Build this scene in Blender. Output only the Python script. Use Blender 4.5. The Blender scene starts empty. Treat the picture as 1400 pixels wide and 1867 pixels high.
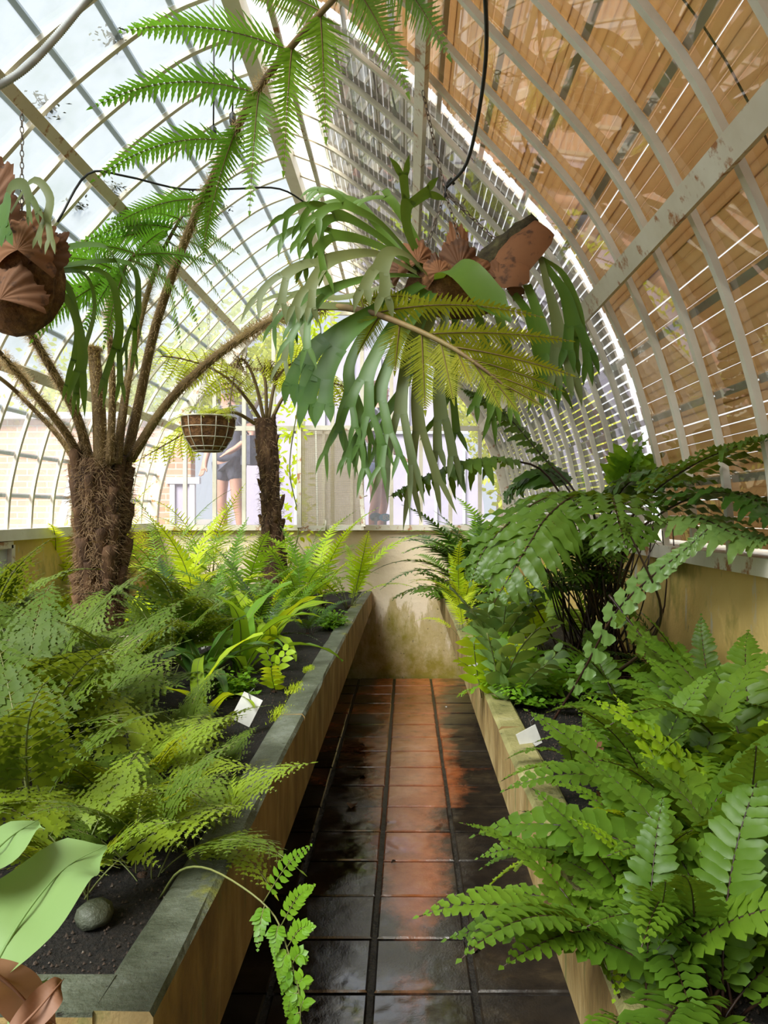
import bpy, math, random
from mathutils import Vector, Matrix

V = Vector
rnd = random.Random(11)
scn = bpy.context.scene
col = scn.collection

# ------------------------------------------------------------------ camera, sky, sun, exposure
FPX = 1400.0                       # focal length in pixels of the 1400 x 1867 frame
CAM_H = 1.5
cam_d = bpy.data.cameras.new('camera')
cam = bpy.data.objects.new('camera', cam_d)
col.objects.link(cam)
cam.location = (0, 0, CAM_H)
cam.rotation_euler = (math.radians(90), 0, 0)
cam_d.sensor_fit = 'VERTICAL'
cam_d.sensor_height = 24.0
cam_d.lens = 24.0 * FPX / 1867.0
cam_d.shift_x = -42.0 / 1867.0
cam_d.clip_start = 0.03
scn.camera = cam

world = bpy.data.worlds.new('sky')
scn.world = world
world.use_nodes = True
bg = world.node_tree.nodes['Background']
bg.inputs[0].default_value = (0.90, 0.95, 1.0, 1)
bg.inputs[1].default_value = 0.78

sun_d = bpy.data.lights.new('sun', 'SUN')
sun_d.energy = 10.5
sun_d.angle = math.radians(32)
sun_d.color = (1.0, 0.95, 0.86)
sun = bpy.data.objects.new('sun', sun_d)
col.objects.link(sun)
sun.rotation_euler = V((0.44, 0.60, -0.80)).to_track_quat('-Z', 'Y').to_euler()

vs = scn.view_settings
vs.view_transform = 'Standard'
vs.look = 'None'
vs.exposure = 1.1
vs.gamma = 1.0
vs.use_curve_mapping = False
scn.cycles.max_bounces = 8
scn.cycles.diffuse_bounces = 4
scn.cycles.glossy_bounces = 3
scn.cycles.transmission_bounces = 5
scn.cycles.transparent_max_bounces = 16
scn.cycles.sample_clamp_indirect = 6.0
scn.cycles.caustics_reflective = False
scn.cycles.caustics_refractive = False


def P(px, py, d):
    """world point that stands d metres down the house, measured off the photograph"""
    return V(((px - 742.0) * d / FPX, d, CAM_H - (py - 934.0) * d / FPX))


# ------------------------------------------------------------------ materials
def new_mat(name):
    m = bpy.data.materials.new(name)
    m.use_nodes = True
    nt = m.node_tree
    for n in list(nt.nodes):
        nt.nodes.remove(n)
    out = nt.nodes.new('ShaderNodeOutputMaterial')
    return m, nt, out


def nd(nt, kind, **kw):
    n = nt.nodes.new('ShaderNode' + kind)
    for k, v in kw.items():
        setattr(n, k, v)
    return n


def rgba(c):
    return (c[0], c[1], c[2], 1.0)


def coords(nt, mode, scale=(1, 1, 1)):
    if mode == 'world':
        g = nd(nt, 'NewGeometry'); s = g.outputs['Position']
    else:
        g = nd(nt, 'TexCoord'); s = g.outputs['Object']
    mp = nd(nt, 'Mapping')
    mp.inputs['Scale'].default_value = scale
    nt.links.new(s, mp.inputs['Vector'])
    return mp.outputs['Vector']


def noise(nt, vec, scale, detail=4, rough=0.6):
    n = nd(nt, 'TexNoise')
    n.inputs['Scale'].default_value = scale
    n.inputs['Detail'].default_value = detail
    n.inputs['Roughness'].default_value = rough
    nt.links.new(vec, n.inputs['Vector'])
    return n.outputs['Fac']


def ramp(nt, fac, stops):
    r = nd(nt, 'ValToRGB')
    e = r.color_ramp.elements
    while len(e) < len(stops):
        e.new(0.5)
    for el, (p, c) in zip(e, stops):
        el.position = p
        el.color = rgba(c) if not isinstance(c, (int, float)) else (c, c, c, 1)
    nt.links.new(fac, r.inputs['Fac'])
    return r.outputs['Color']


def mixc(nt, fac, a, b, mode='MIX'):
    m = nd(nt, 'Mix', data_type='RGBA', blend_type=mode)
    for sock, val in ((m.inputs[0], fac), (m.inputs[6], a), (m.inputs[7], b)):
        if hasattr(val, 'links'):
            nt.links.new(val, sock)
        elif isinstance(val, (int, float)):
            sock.default_value = val
        else:
            sock.default_value = rgba(val)
    return m.outputs[2]


def surf(name, stops, scale=6, rough=0.7, mode='object', stretch=(1, 1, 1), bump=0.0, bscale=40,
         spec=0.4, metal=0.0, layers=()):
    """noise-coloured solid; layers = (scale, stretch, lo, hi, colour) stains laid over it"""
    m, nt, out = new_mat(name)
    v = coords(nt, mode, stretch)
    c = ramp(nt, noise(nt, v, scale), stops)
    for (sc, st, lo, hi, cc) in layers:
        f = ramp(nt, noise(nt, coords(nt, mode, st), sc, 6, 0.65), [(lo, 0.0), (hi, 1.0)])
        c = mixc(nt, f, c, cc)
    b = nd(nt, 'BsdfPrincipled')
    nt.links.new(c, b.inputs['Base Color'])
    b.inputs['Roughness'].default_value = rough
    b.inputs['Specular IOR Level'].default_value = spec
    b.inputs['Metallic'].default_value = metal
    if bump > 0:
        bp = nd(nt, 'Bump')
        bp.inputs['Strength'].default_value = bump
        bp.inputs['Distance'].default_value = 0.02
        nt.links.new(noise(nt, v, bscale, 5), bp.inputs['Height'])
        nt.links.new(bp.outputs['Normal'], b.inputs['Normal'])
    nt.links.new(b.outputs[0], out.inputs[0])
    return m


def leaf(name, c1, c2, tcol=None, trans=0.4, rough=0.38, spot=None, spot_lo=0.62, nscale=9, spec=0.45, raw=False):
    if not raw:
        c1, c2 = [(c[0] * 2.2, c[1] * 1.34, c[2] * 0.72) for c in (c1, c2)]
    m, nt, out = new_mat(name)
    oi = nd(nt, 'ObjectInfo')
    v = coords(nt, 'object')
    n1 = noise(nt, v, nscale, 4)
    add = nd(nt, 'Math', operation='ADD')
    nt.links.new(oi.outputs['Random'], add.inputs[0]); nt.links.new(n1, add.inputs[1])
    hf = nd(nt, 'Math', operation='MULTIPLY'); nt.links.new(add.outputs[0], hf.inputs[0]); hf.inputs[1].default_value = 0.55
    c = mixc(nt, hf.outputs[0], c1, c2)
    if spot:
        f = ramp(nt, noise(nt, v, nscale * 2.3, 5), [(spot_lo, 0.0), (spot_lo + 0.08, 1.0)])
        c = mixc(nt, f, c, spot)
    b = nd(nt, 'BsdfPrincipled')
    nt.links.new(c, b.inputs['Base Color'])
    b.inputs['Roughness'].default_value = rough
    b.inputs['Specular IOR Level'].default_value = spec
    t = nd(nt, 'BsdfTranslucent')
    tc = mixc(nt, 0.55, c, tcol or (min(1, c2[0] * 2.6 + .03), min(1, c2[1] * 1.9 + .05), c2[2] * 0.9))
    nt.links.new(tc, t.inputs['Color'])
    mx = nd(nt, 'MixShader'); mx.inputs[0].default_value = trans
    nt.links.new(b.outputs[0], mx.inputs[1]); nt.links.new(t.outputs[0], mx.inputs[2])
    nt.links.new(mx.outputs[0], out.inputs[0])
    return m


def glass(name, tint, clear, haze_col, dirt=0.0, gloss=0.06, dirt_col=(0.35, 0.38, 0.28), grough=0.02):
    """single greenhouse sheet: part clear, part milky (translucent), dirt film, mirror coat"""
    m, nt, out = new_mat(name)
    v = coords(nt, 'world')
    tr = nd(nt, 'BsdfTransparent'); tr.inputs[0].default_value = rgba(tint)
    tl = nd(nt, 'BsdfTranslucent')
    df = ramp(nt, noise(nt, v, 5, 7, 0.7), [(0.42, 0.0), (0.72, 1.0)])
    mul = nd(nt, 'Math', operation='MULTIPLY'); nt.links.new(df, mul.inputs[0]); mul.inputs[1].default_value = dirt
    nt.links.new(mixc(nt, mul.outputs[0], haze_col, dirt_col), tl.inputs['Color'])
    mx = nd(nt, 'MixShader'); mx.inputs[0].default_value = clear
    nt.links.new(tl.outputs[0], mx.inputs[1]); nt.links.new(tr.outputs[0], mx.inputs[2])
    gl = nd(nt, 'BsdfGlossy'); gl.inputs['Roughness'].default_value = grough
    gl.inputs[0].default_value = (1, 1, 1, 1)
    fr = nd(nt, 'Fresnel'); fr.inputs[0].default_value = 1.5
    ad = nd(nt, 'Math', operation='MULTIPLY'); nt.links.new(fr.outputs[0], ad.inputs[0]); ad.inputs[1].default_value = gloss / 0.04
    m2 = nd(nt, 'MixShader'); nt.links.new(ad.outputs[0], m2.inputs[0])
    nt.links.new(mx.outputs[0], m2.inputs[1]); nt.links.new(gl.outputs[0], m2.inputs[2])
    nt.links.new(m2.outputs[0], out.inputs[0])
    return m


M = {}
M['cream'] = surf('cream_paint', [(0.3, (0.62, 0.56, 0.44)), (0.7, (0.80, 0.75, 0.64))], 4, 0.55, 'world',
                  layers=[(9, (1, 1, 1), 0.66, 0.74, (0.42, 0.33, 0.22)), (30, (1, 1, 1), 0.71, 0.76, (0.36, 0.13, 0.04))])
M['rustcream'] = surf('rusty_cream_paint', [(0.3, (0.66, 0.58, 0.45)), (0.7, (0.80, 0.74, 0.62))], 5, 0.6, 'world',
                      layers=[(14, (1, 1, 1), 0.56, 0.64, (0.40, 0.17, 0.06))])
M['wall'] = surf('ochre_plaster', [(0.25, (0.66, 0.42, 0.11)), (0.6, (0.80, 0.56, 0.20)), (0.85, (0.84, 0.66, 0.34))], 1.6, 0.85, 'world',
                 bump=0.25, bscale=30,
                 layers=[(2.2, (1, 1, 0.55), 0.52, 0.62, (0.33, 0.27, 0.06)), (7, (1.4, 1.4, 0.35), 0.60, 0.68, (0.62, 0.56, 0.46)),
                         (16, (1, 1, 0.5), 0.64, 0.74, (0.14, 0.11, 0.06))])
M['wall_end'] = None
M['wallpale'] = surf('pale_plaster', [(0.3, (0.70, 0.58, 0.38)), (0.7, (0.80, 0.70, 0.52))], 2, 0.85, 'world', bump=0.2)
M['rim'] = surf('wet_concrete', [(0.3, (0.035, 0.040, 0.022)), (0.55, (0.10, 0.11, 0.075)), (0.8, (0.24, 0.255, 0.21))], 7, 0.42, 'world', bump=0.4, bscale=60,
                layers=[(4, (1, 1, 1), 0.56, 0.66, (0.20, 0.20, 0.03)), (40, (1, 1, 1), 0.62, 0.68, (0.03, 0.028, 0.02))])
M['rim_r'] = surf('mossy_concrete', [(0.3, (0.16, 0.15, 0.05)), (0.6, (0.34, 0.30, 0.12)), (0.8, (0.46, 0.42, 0.26))], 7, 0.6, 'world', bump=0.4, bscale=60,
                  layers=[(5, (1, 1, 1), 0.58, 0.68, (0.12, 0.11, 0.05)), (40, (1, 1, 1), 0.62, 0.68, (0.03, 0.028, 0.02))])
M['face'] = surf('streaked_concrete', [(0.25, (0.15, 0.088, 0.030)), (0.5, (0.36, 0.235, 0.085)), (0.78, (0.56, 0.42, 0.20))], 6, 0.75, 'world', (1, 1.7, 0.7), 0.35, 24,
                 layers=[(9, (1, 2.4, 0.5), 0.58, 0.68, (0.20, 0.19, 0.06)), (13, (1, 3, 0.4), 0.62, 0.72, (0.10, 0.07, 0.035))])
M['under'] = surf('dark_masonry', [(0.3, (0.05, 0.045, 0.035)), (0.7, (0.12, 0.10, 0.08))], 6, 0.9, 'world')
M['soil'] = surf('potting_soil', [(0.3, (0.006, 0.005, 0.004)), (0.6, (0.022, 0.016, 0.011)), (0.85, (0.07, 0.05, 0.035))], 70, 0.9, 'world', bump=1.0, bscale=120)
M['grain'] = surf('soil_grains', [(0.3, (0.02, 0.014, 0.010)), (0.62, (0.07, 0.045, 0.03)), (0.72, (0.40, 0.36, 0.30))], 55, 0.85, 'world')
M['grout'] = surf('wet_grout', [(0.3, (0.012, 0.011, 0.010)), (0.7, (0.05, 0.042, 0.035))], 9, 0.25, 'world', bump=0.4)
M['blind_tan'] = None
M['metal'] = surf('grey_wire', [(0.3, (0.10, 0.10, 0.10)), (0.7, (0.25, 0.24, 0.22))], 20, 0.45, metal=0.7)
M['chain'] = surf('rusty_chain', [(0.3, (0.10, 0.07, 0.05)), (0.7, (0.26, 0.22, 0.18))], 60, 0.5, metal=0.6)
M['cable'] = surf('black_cable', [(0.3, (0.008, 0.008, 0.009)), (0.7, (0.03, 0.03, 0.03))], 20, 0.5)
M['pipe'] = surf('grey_conduit', [(0.3, (0.33, 0.34, 0.33)), (0.7, (0.50, 0.50, 0.47))], 14, 0.6)
M['coir'] = surf('coconut_fibre', [(0.3, (0.06, 0.025, 0.010)), (0.55, (0.20, 0.09, 0.03)), (0.8, (0.36, 0.19, 0.07))], 22, 0.95, bump=1.0, bscale=60)
M['wirewhite'] = surf('pale_wire', [(0.3, (0.42, 0.38, 0.30)), (0.7, (0.62, 0.58, 0.48))], 20, 0.5)
M['trunk'] = surf('fern_trunk', [(0.3, (0.022, 0.011, 0.006)), (0.55, (0.085, 0.042, 0.020)), (0.8, (0.19, 0.105, 0.055))], 16, 0.95, stretch=(1, 1, 0.5), bump=1.0, bscale=40)
M['stub'] = surf('leaf_base', [(0.3, (0.04, 0.019, 0.009)), (0.6, (0.13, 0.066, 0.028)), (0.8, (0.24, 0.14, 0.065))], 14, 0.85, stretch=(1, 1, 0.4), bump=0.7)
M['fibre'] = leaf('root_fibre', (0.11, 0.058, 0.026), (0.42, 0.28, 0.145), raw=True, trans=0.15, rough=0.8, nscale=20)
M['hair'] = leaf('stipe_hair', (0.3, 0.18, 0.085), (0.58, 0.42, 0.23), raw=True, trans=0.3, rough=0.7, nscale=20)
M['stipe'] = surf('fern_stipe', [(0.3, (0.10, 0.055, 0.022)), (0.55, (0.19, 0.125, 0.045)), (0.8, (0.25, 0.21, 0.07))], 5, 0.6, stretch=(1, 1, 0.3))
M['stipe_g'] = surf('green_stipe', [(0.3, (0.08, 0.12, 0.03)), (0.7, (0.20, 0.20, 0.06))], 6, 0.5)
M['darkstem'] = surf('dark_stem', [(0.3, (0.012, 0.007, 0.005)), (0.7, (0.06, 0.028, 0.016))], 12, 0.4)
M['browned'] = leaf('browned_frond', (0.09, 0.06, 0.025), (0.27, 0.2, 0.08), raw=True, trans=0.25, rough=0.7)
M['tree_leaf'] = leaf('tree_fern_green', (0.045, 0.15, 0.014), (0.095, 0.27, 0.025), tcol=(0.16, 0.46, 0.03), trans=0.45, rough=0.45)
M['tree_yel'] = leaf('tree_fern_yellowing', (0.12, 0.24, 0.020), (0.24, 0.36, 0.035), tcol=(0.36, 0.50, 0.05), trans=0.45, rough=0.5, spot=(0.20, 0.13, 0.04), spot_lo=0.68)
M['small_leaf'] = leaf('small_tree_fern_green', (0.16, 0.34, 0.05), (0.26, 0.48, 0.08), trans=0.5, rough=0.5)
M['lacy'] = leaf('lacy_green', (0.026, 0.082, 0.014), (0.075, 0.18, 0.032), trans=0.3, rough=0.55, spec=0.25)
M['lacy2'] = leaf('lacy_yellow_green', (0.07, 0.20, 0.025), (0.15, 0.32, 0.04), trans=0.4, rough=0.5, spot=(0.16, 0.13, 0.03), spot_lo=0.7)
M['bright'] = leaf('bright_green', (0.10, 0.32, 0.015), (0.24, 0.52, 0.03), trans=0.45, rough=0.45)
M['lime'] = leaf('lime_green', (0.22, 0.50, 0.02), (0.36, 0.66, 0.05), trans=0.5, rough=0.45)
M['mid'] = leaf('mid_green', (0.040, 0.17, 0.018), (0.10, 0.31, 0.035), trans=0.38, rough=0.42)
M['sword'] = leaf('sword_green', (0.019, 0.08, 0.013), (0.075, 0.215, 0.028), trans=0.28, rough=0.45, spec=0.4)
M['swordlime'] = leaf('sword_lime', (0.09, 0.28, 0.02), (0.18, 0.44, 0.035), trans=0.4, rough=0.4)
M['dark'] = leaf('dark_green', (0.010, 0.052, 0.012), (0.035, 0.125, 0.028), trans=0.22, rough=0.36, spec=0.5)
M['polypod'] = leaf('polypody_green', (0.016, 0.072, 0.014), (0.055, 0.155, 0.03), trans=0.28, rough=0.42, spot=(0.28, 0.26, 0.05), spot_lo=0.70)
M['blue'] = leaf('bluish_green', (0.035, 0.135, 0.055), (0.11, 0.27, 0.13), trans=0.25, rough=0.36)
M['stag'] = leaf('staghorn_green', (0.014, 0.072, 0.016), (0.05, 0.155, 0.036), trans=0.28, rough=0.45)
M['stag_g'] = leaf('staghorn_grey', (0.032, 0.085, 0.05), (0.082, 0.15, 0.095), trans=0.22, rough=0.55)
M['shield'] = leaf('dry_shield', (0.05, 0.022, 0.010), (0.27, 0.115, 0.045), raw=True, tcol=(0.35, 0.14, 0.05), trans=0.15, rough=0.8, spot=(0.075, 0.034, 0.016), spot_lo=0.54, nscale=7)
M['mosslog'] = surf('mossy_bark', [(0.3, (0.02, 0.016, 0.008)), (0.55, (0.075, 0.065, 0.030)), (0.8, (0.17, 0.17, 0.07))], 26, 0.95, bump=1.0, bscale=60)
M['tagwhite'] = surf('weathered_card', [(0.3, (0.60, 0.58, 0.53)), (0.7, (0.82, 0.80, 0.76))], 12, 0.6, layers=[(30, (1, 1, 1), 0.66, 0.7, (0.25, 0.22, 0.18))])
M['broad'] = leaf('pale_broad_leaf', (0.16, 0.28, 0.075), (0.25, 0.38, 0.13), raw=True, trans=0.25, rough=0.5, spot=(0.045, 0.03, 0.015), spot_lo=0.68, nscale=9)
M['dryleaf'] = leaf('dry_leaf', (0.17, 0.07, 0.035), (0.42, 0.22, 0.13), raw=True, trans=0.2, rough=0.6)
M['skin'] = surf('skin', [(0.3, (0.44, 0.23, 0.16)), (0.7, (0.52, 0.29, 0.21))], 6, 0.55)
M['hairgrey'] = surf('grey_hair', [(0.3, (0.20, 0.18, 0.17)), (0.7, (0.42, 0.40, 0.38))], 50, 0.8)
M['navy'] = surf('grey_blue_cloth', [(0.3, (0.055, 0.060, 0.085)), (0.7, (0.10, 0.105, 0.14))], 30, 0.9)
M['blueshirt'] = surf('blue_cloth', [(0.3, (0.13, 0.18, 0.32)), (0.7, (0.20, 0.26, 0.42))], 12, 0.9)
M['floral'] = surf('floral_cloth', [(0.40, (0.05, 0.05, 0.07)), (0.50, (0.10, 0.10, 0.13)), (0.56, (0.48, 0.48, 0.50))], 22, 0.9)
M['denim'] = surf('denim', [(0.3, (0.10, 0.13, 0.24)), (0.7, (0.17, 0.20, 0.33))], 30, 0.9)
M['lav'] = surf('lavender_white_sheet', [(0.3, (0.36, 0.335, 0.42)), (0.7, (0.43, 0.40, 0.49))], 2, 0.7, 'world')
M['white'] = surf('white_paint', [(0.3, (0.50, 0.50, 0.51)), (0.7, (0.62, 0.62, 0.63))], 4, 0.6)
M['gravel'] = surf('outdoor_gravel', [(0.3, (0.24, 0.22, 0.19)), (0.7, (0.36, 0.33, 0.30))], 14, 0.95, 'world')
M['foliage'] = leaf('outdoor_foliage', (0.14, 0.30, 0.05), (0.30, 0.48, 0.10), trans=0.4, rough=0.7)
M['bark'] = surf('bark', [(0.3, (0.10, 0.07, 0.05)), (0.7, (0.22, 0.17, 0.12))], 8, 0.95)
M['moss'] = surf('roof_moss', [(0.3, (0.012, 0.016, 0.006)), (0.7, (0.06, 0.07, 0.025))], 30, 1.0)
M['mossgreen'] = leaf('rim_moss', (0.10, 0.24, 0.01), (0.22, 0.40, 0.02), trans=0.2, rough=0.8)
M['signgrey'] = surf('grey_enamel', [(0.3, (0.22, 0.29, 0.29)), (0.7, (0.28, 0.34, 0.34))], 6, 0.5)
M['signblue'] = surf('blue_enamel', [(0.3, (0.22, 0.46, 0.62)), (0.7, (0.26, 0.52, 0.68))], 6, 0.5)
M['teal'] = surf('pale_teal_plastic', [(0.3, (0.30, 0.55, 0.52)), (0.7, (0.42, 0.66, 0.62))], 6, 0.5)
M['meshpale'] = None
M['lap'] = leaf('lap_grime', (0.58, 0.60, 0.52), (0.70, 0.73, 0.64), raw=True, tcol=(0.30, 0.32, 0.26), trans=0.3, rough=0.6)

# left roof sheets, whitewashed; lower sheets and end sheets clearer; right sheets clear
M['frost'] = glass('whitewashed_glass', (0.45, 0.495, 0.535), 0.72, (0.22, 0.235, 0.24), dirt=0.7, gloss=0.03, dirt_col=(0.12, 0.14, 0.09), grough=0.15)
M['clear_l'] = glass('hazy_glass', (0.60, 0.63, 0.66), 0.72, (0.24, 0.25, 0.27), dirt=0.4, gloss=0.03)
M['clear_e'] = glass('end_glass', (0.58, 0.60, 0.63), 0.72, (0.30, 0.30, 0.34), dirt=0.3, gloss=0.03)
M['clear_r'] = glass('clear_glass', (0.97, 0.97, 0.95), 0.90, (0.62, 0.60, 0.52), dirt=0.6, gloss=0.06, dirt_col=(0.35, 0.36, 0.26))
M['meshpale'] = glass('yellowed_mesh_glass', (0.90, 0.84, 0.66), 0.25, (0.80, 0.72, 0.52), dirt=0.4, gloss=0.03, dirt_col=(0.50, 0.42, 0.25))


def slat_mat(name, stops, trans, tcol):
    m, nt, out = new_mat(name)
    oi = nd(nt, 'ObjectInfo')
    v = coords(nt, 'world', (4, 1.2, 4))
    c = ramp(nt, noise(nt, v, 6, 6, 0.7), stops)
    c = mixc(nt, 0.35, c, mixc(nt, oi.outputs['Random'], stops[0][1], stops[-1][1]))
    b = nd(nt, 'BsdfPrincipled'); nt.links.new(c, b.inputs['Base Color']); b.inputs['Roughness'].default_value = 0.7
    t = nd(nt, 'BsdfTranslucent'); t.inputs[0].default_value = rgba(tcol)
    mx = nd(nt, 'MixShader'); mx.inputs[0].default_value = trans
    nt.links.new(b.outputs[0], mx.inputs[1]); nt.links.new(t.outputs[0], mx.inputs[2]); nt.links.new(mx.outputs[0], out.inputs[0])
    return m


M['blind_tan'] = slat_mat('tan_slats', [(0.3, (0.54, 0.38, 0.20)), (0.6, (0.68, 0.50, 0.29)), (0.8, (0.80, 0.65, 0.43))], 0.42, (0.88, 0.66, 0.40))
M['blind_grey'] = slat_mat('weathered_reflect_slats', [(0.3, (0.30, 0.26, 0.22)), (0.6, (0.42, 0.37, 0.33)), (0.8, (0.52, 0.47, 0.42))], 0.20, (0.40, 0.34, 0.30))  # same wood as the tan slats, weathered, with underside reflection put into the grey


def brick_mat():
    m, nt, out = new_mat('pale_pink_brick')
    g = nd(nt, 'TexCoord'); mp = nd(nt, 'Mapping'); nt.links.new(g.outputs['Object'], mp.inputs[0])
    mp.inputs['Rotation'].default_value = (math.radians(90), 0, 0)
    b = nd(nt, 'TexBrick')
    b.inputs['Color1'].default_value = (0.44, 0.24, 0.15, 1); b.inputs['Color2'].default_value = (0.52, 0.30, 0.20, 1)
    b.inputs['Mortar'].default_value = (0.50, 0.42, 0.35, 1); b.inputs['Scale'].default_value = 1.0
    b.inputs['Mortar Size'].default_value = 0.008; b.inputs['Brick Width'].default_value = 0.24; b.inputs['Row Height'].default_value = 0.075
    nt.links.new(mp.outputs[0], b.inputs['Vector'])
    p = nd(nt, 'BsdfPrincipled'); nt.links.new(b.outputs['Color'], p.inputs['Base Color']); p.inputs['Roughness'].default_value = 0.9
    nt.links.new(p.outputs[0], out.inputs[0])
    return m


M['brick'] = brick_mat()


def end_wall_mat():
    """limewashed plaster with rising damp, algae and flaked patches near the floor"""
    m, nt, out = new_mat('damp_stained_plaster')
    v = coords(nt, 'world')
    base = ramp(nt, noise(nt, v, 1.6), [(0.3, (0.80, 0.62, 0.42)), (0.7, (0.86, 0.73, 0.55))])
    sep = nd(nt, 'SeparateXYZ'); nt.links.new(v, sep.inputs[0])
    # damp line: height of stain wobbles with x
    nz = noise(nt, coords(nt, 'world', (3.2, 1, 0.9)), 1.5, 6, 0.7)
    mul = nd(nt, 'Math', operation='MULTIPLY'); nt.links.new(nz, mul.inputs[0]); mul.inputs[1].default_value = 1.9
    sub = nd(nt, 'Math', operation='SUBTRACT'); nt.links.new(mul.outputs[0], sub.inputs[0]); nt.links.new(sep.outputs['Z'], sub.inputs[1])
    damp = ramp(nt, sub.outputs[0], [(0.30, 0.0), (0.42, 1.0)])
    stain = ramp(nt, noise(nt, coords(nt, 'world', (1, 1, 0.6)), 5, 7, 0.75), [(0.3, (0.56, 0.44, 0.26)), (0.5, (0.50, 0.38, 0.16)), (0.7, (0.66, 0.54, 0.34))])
    c = mixc(nt, damp, base, stain)
    sub2 = nd(nt, 'Math', operation='SUBTRACT'); nt.links.new(mul.outputs[0], sub2.inputs[0]); nt.links.new(sep.outputs['Z'], sub2.inputs[1])
    alg = ramp(nt, sub2.outputs[0], [(0.48, 0.0), (0.75, 1.0)])
    algm = nd(nt, 'Math', operation='MULTIPLY'); nt.links.new(alg, algm.inputs[0])
    nt.links.new(ramp(nt, noise(nt, v, 3.1, 6, 0.7), [(0.40, 0.0), (0.58, 1.0)]), algm.inputs[1])
    c = mixc(nt, algm.outputs[0], c, (0.30, 0.24, 0.03))
    sp = ramp(nt, noise(nt, v, 34, 4), [(0.66, 0.0), (0.72, 1.0)])
    spm = nd(nt, 'Math', operation='MULTIPLY'); nt.links.new(sp, spm.inputs[0]); nt.links.new(damp, spm.inputs[1])
    c = mixc(nt, spm.outputs[0], c, (0.12, 0.09, 0.04))
    b = nd(nt, 'BsdfPrincipled'); nt.links.new(c, b.inputs['Base Color']); b.inputs['Roughness'].default_value = 0.85
    bp = nd(nt, 'Bump'); bp.inputs['Strength'].default_value = 0.3; bp.inputs['Distance'].default_value = 0.02
    nt.links.new(noise(nt, v, 26, 6), bp.inputs['Height']); nt.links.new(bp.outputs[0], b.inputs['Normal'])
    nt.links.new(b.outputs[0], out.inputs[0])
    return m


M['wall_end'] = end_wall_mat()


def tile_mat():
    """terracotta quarry tile, worn orange along the walking line, grimed elsewhere, under a film of water"""
    m, nt, out = new_mat('wet_terracotta')
    v = coords(nt, 'world')
    oi = nd(nt, 'ObjectInfo')
    terra = ramp(nt, noise(nt, v, 7, 6, 0.7), [(0.25, (0.24, 0.060, 0.020)), (0.5, (0.52, 0.150, 0.050)), (0.8, (0.66, 0.25, 0.10))])
    grime = ramp(nt, noise(nt, v, 4.5, 6, 0.7), [(0.3, (0.013, 0.011, 0.010)), (0.55, (0.045, 0.032, 0.020)), (0.8, (0.14, 0.095, 0.045))])
    sep = nd(nt, 'SeparateXYZ'); nt.links.new(v, sep.inputs[0])
    # worn strip: distance from the line people walk on
    a = nd(nt, 'Math', operation='SUBTRACT'); nt.links.new(sep.outputs['X'], a.inputs[0]); a.inputs[1].default_value = 0.01
    b_ = nd(nt, 'Math', operation='ABSOLUTE'); nt.links.new(a.outputs[0], b_.inputs[0])
    wd = nd(nt, 'MapRange'); nt.links.new(b_.outputs[0], wd.inputs[0])
    wd.inputs[1].default_value = 0.02; wd.inputs[2].default_value = 0.34; wd.inputs[3].default_value = 0.44; wd.inputs[4].default_value = -0.34
    yd = nd(nt, 'MapRange'); nt.links.new(sep.outputs['Y'], yd.inputs[0])
    yd.inputs[1].default_value = 2.5; yd.inputs[2].default_value = 4.5; yd.inputs[3].default_value = -0.46; yd.inputs[4].default_value = 0.22
    s1 = nd(nt, 'Math', operation='ADD'); nt.links.new(wd.outputs[0], s1.inputs[0]); nt.links.new(yd.outputs[0], s1.inputs[1])
    s2 = nd(nt, 'Math', operation='ADD'); nt.links.new(s1.outputs[0], s2.inputs[0]); nt.links.new(noise(nt, v, 3.2, 6, 0.72), s2.inputs[1])
    s3 = nd(nt, 'Math', operation='MULTIPLY_ADD'); nt.links.new(oi.outputs['Random'], s3.inputs[0]); s3.inputs[1].default_value = 0.22
    nt.links.new(s2.outputs[0], s3.inputs[2])
    f = ramp(nt, s3.outputs[0], [(0.50, 0.0), (0.80, 1.0)])
    c = mixc(nt, f, grime, terra)
    b = nd(nt, 'BsdfPrincipled'); nt.links.new(c, b.inputs['Base Color'])
    b.inputs['Specular IOR Level'].default_value = 1.0; b.inputs['IOR'].default_value = 1.8
    wet = ramp(nt, noise(nt, v, 2.4, 4, 0.6), [(0.40, 0.05), (0.62, 0.26)])
    nt.links.new(wet, b.inputs['Roughness'])
    bp = nd(nt, 'Bump'); bp.inputs['Strength'].default_value = 0.30; bp.inputs['Distance'].default_value = 0.004
    gr = noise(nt, v, 110, 4, 0.7)
    bm = nd(nt, 'Math', operation='MULTIPLY'); nt.links.new(gr, bm.inputs[0])
    nt.links.new(ramp(nt, noise(nt, v, 2.4, 4, 0.6), [(0.38, 0.15), (0.56, 1.0)]), bm.inputs[1])
    nt.links.new(bm.outputs[0], bp.inputs['Height'])
    bp2 = nd(nt, 'Bump'); bp2.inputs['Strength'].default_value = 0.25; bp2.inputs['Distance'].default_value = 0.02
    nt.links.new(noise(nt, v, 7, 2), bp2.inputs['Height']); nt.links.new(bp.outputs[0], bp2.inputs['Normal'])
    nt.links.new(bp2.outputs[0], b.inputs['Normal'])
    nt.links.new(b.outputs[0], out.inputs[0])
    return m


M['tile'] = tile_mat()


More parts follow.
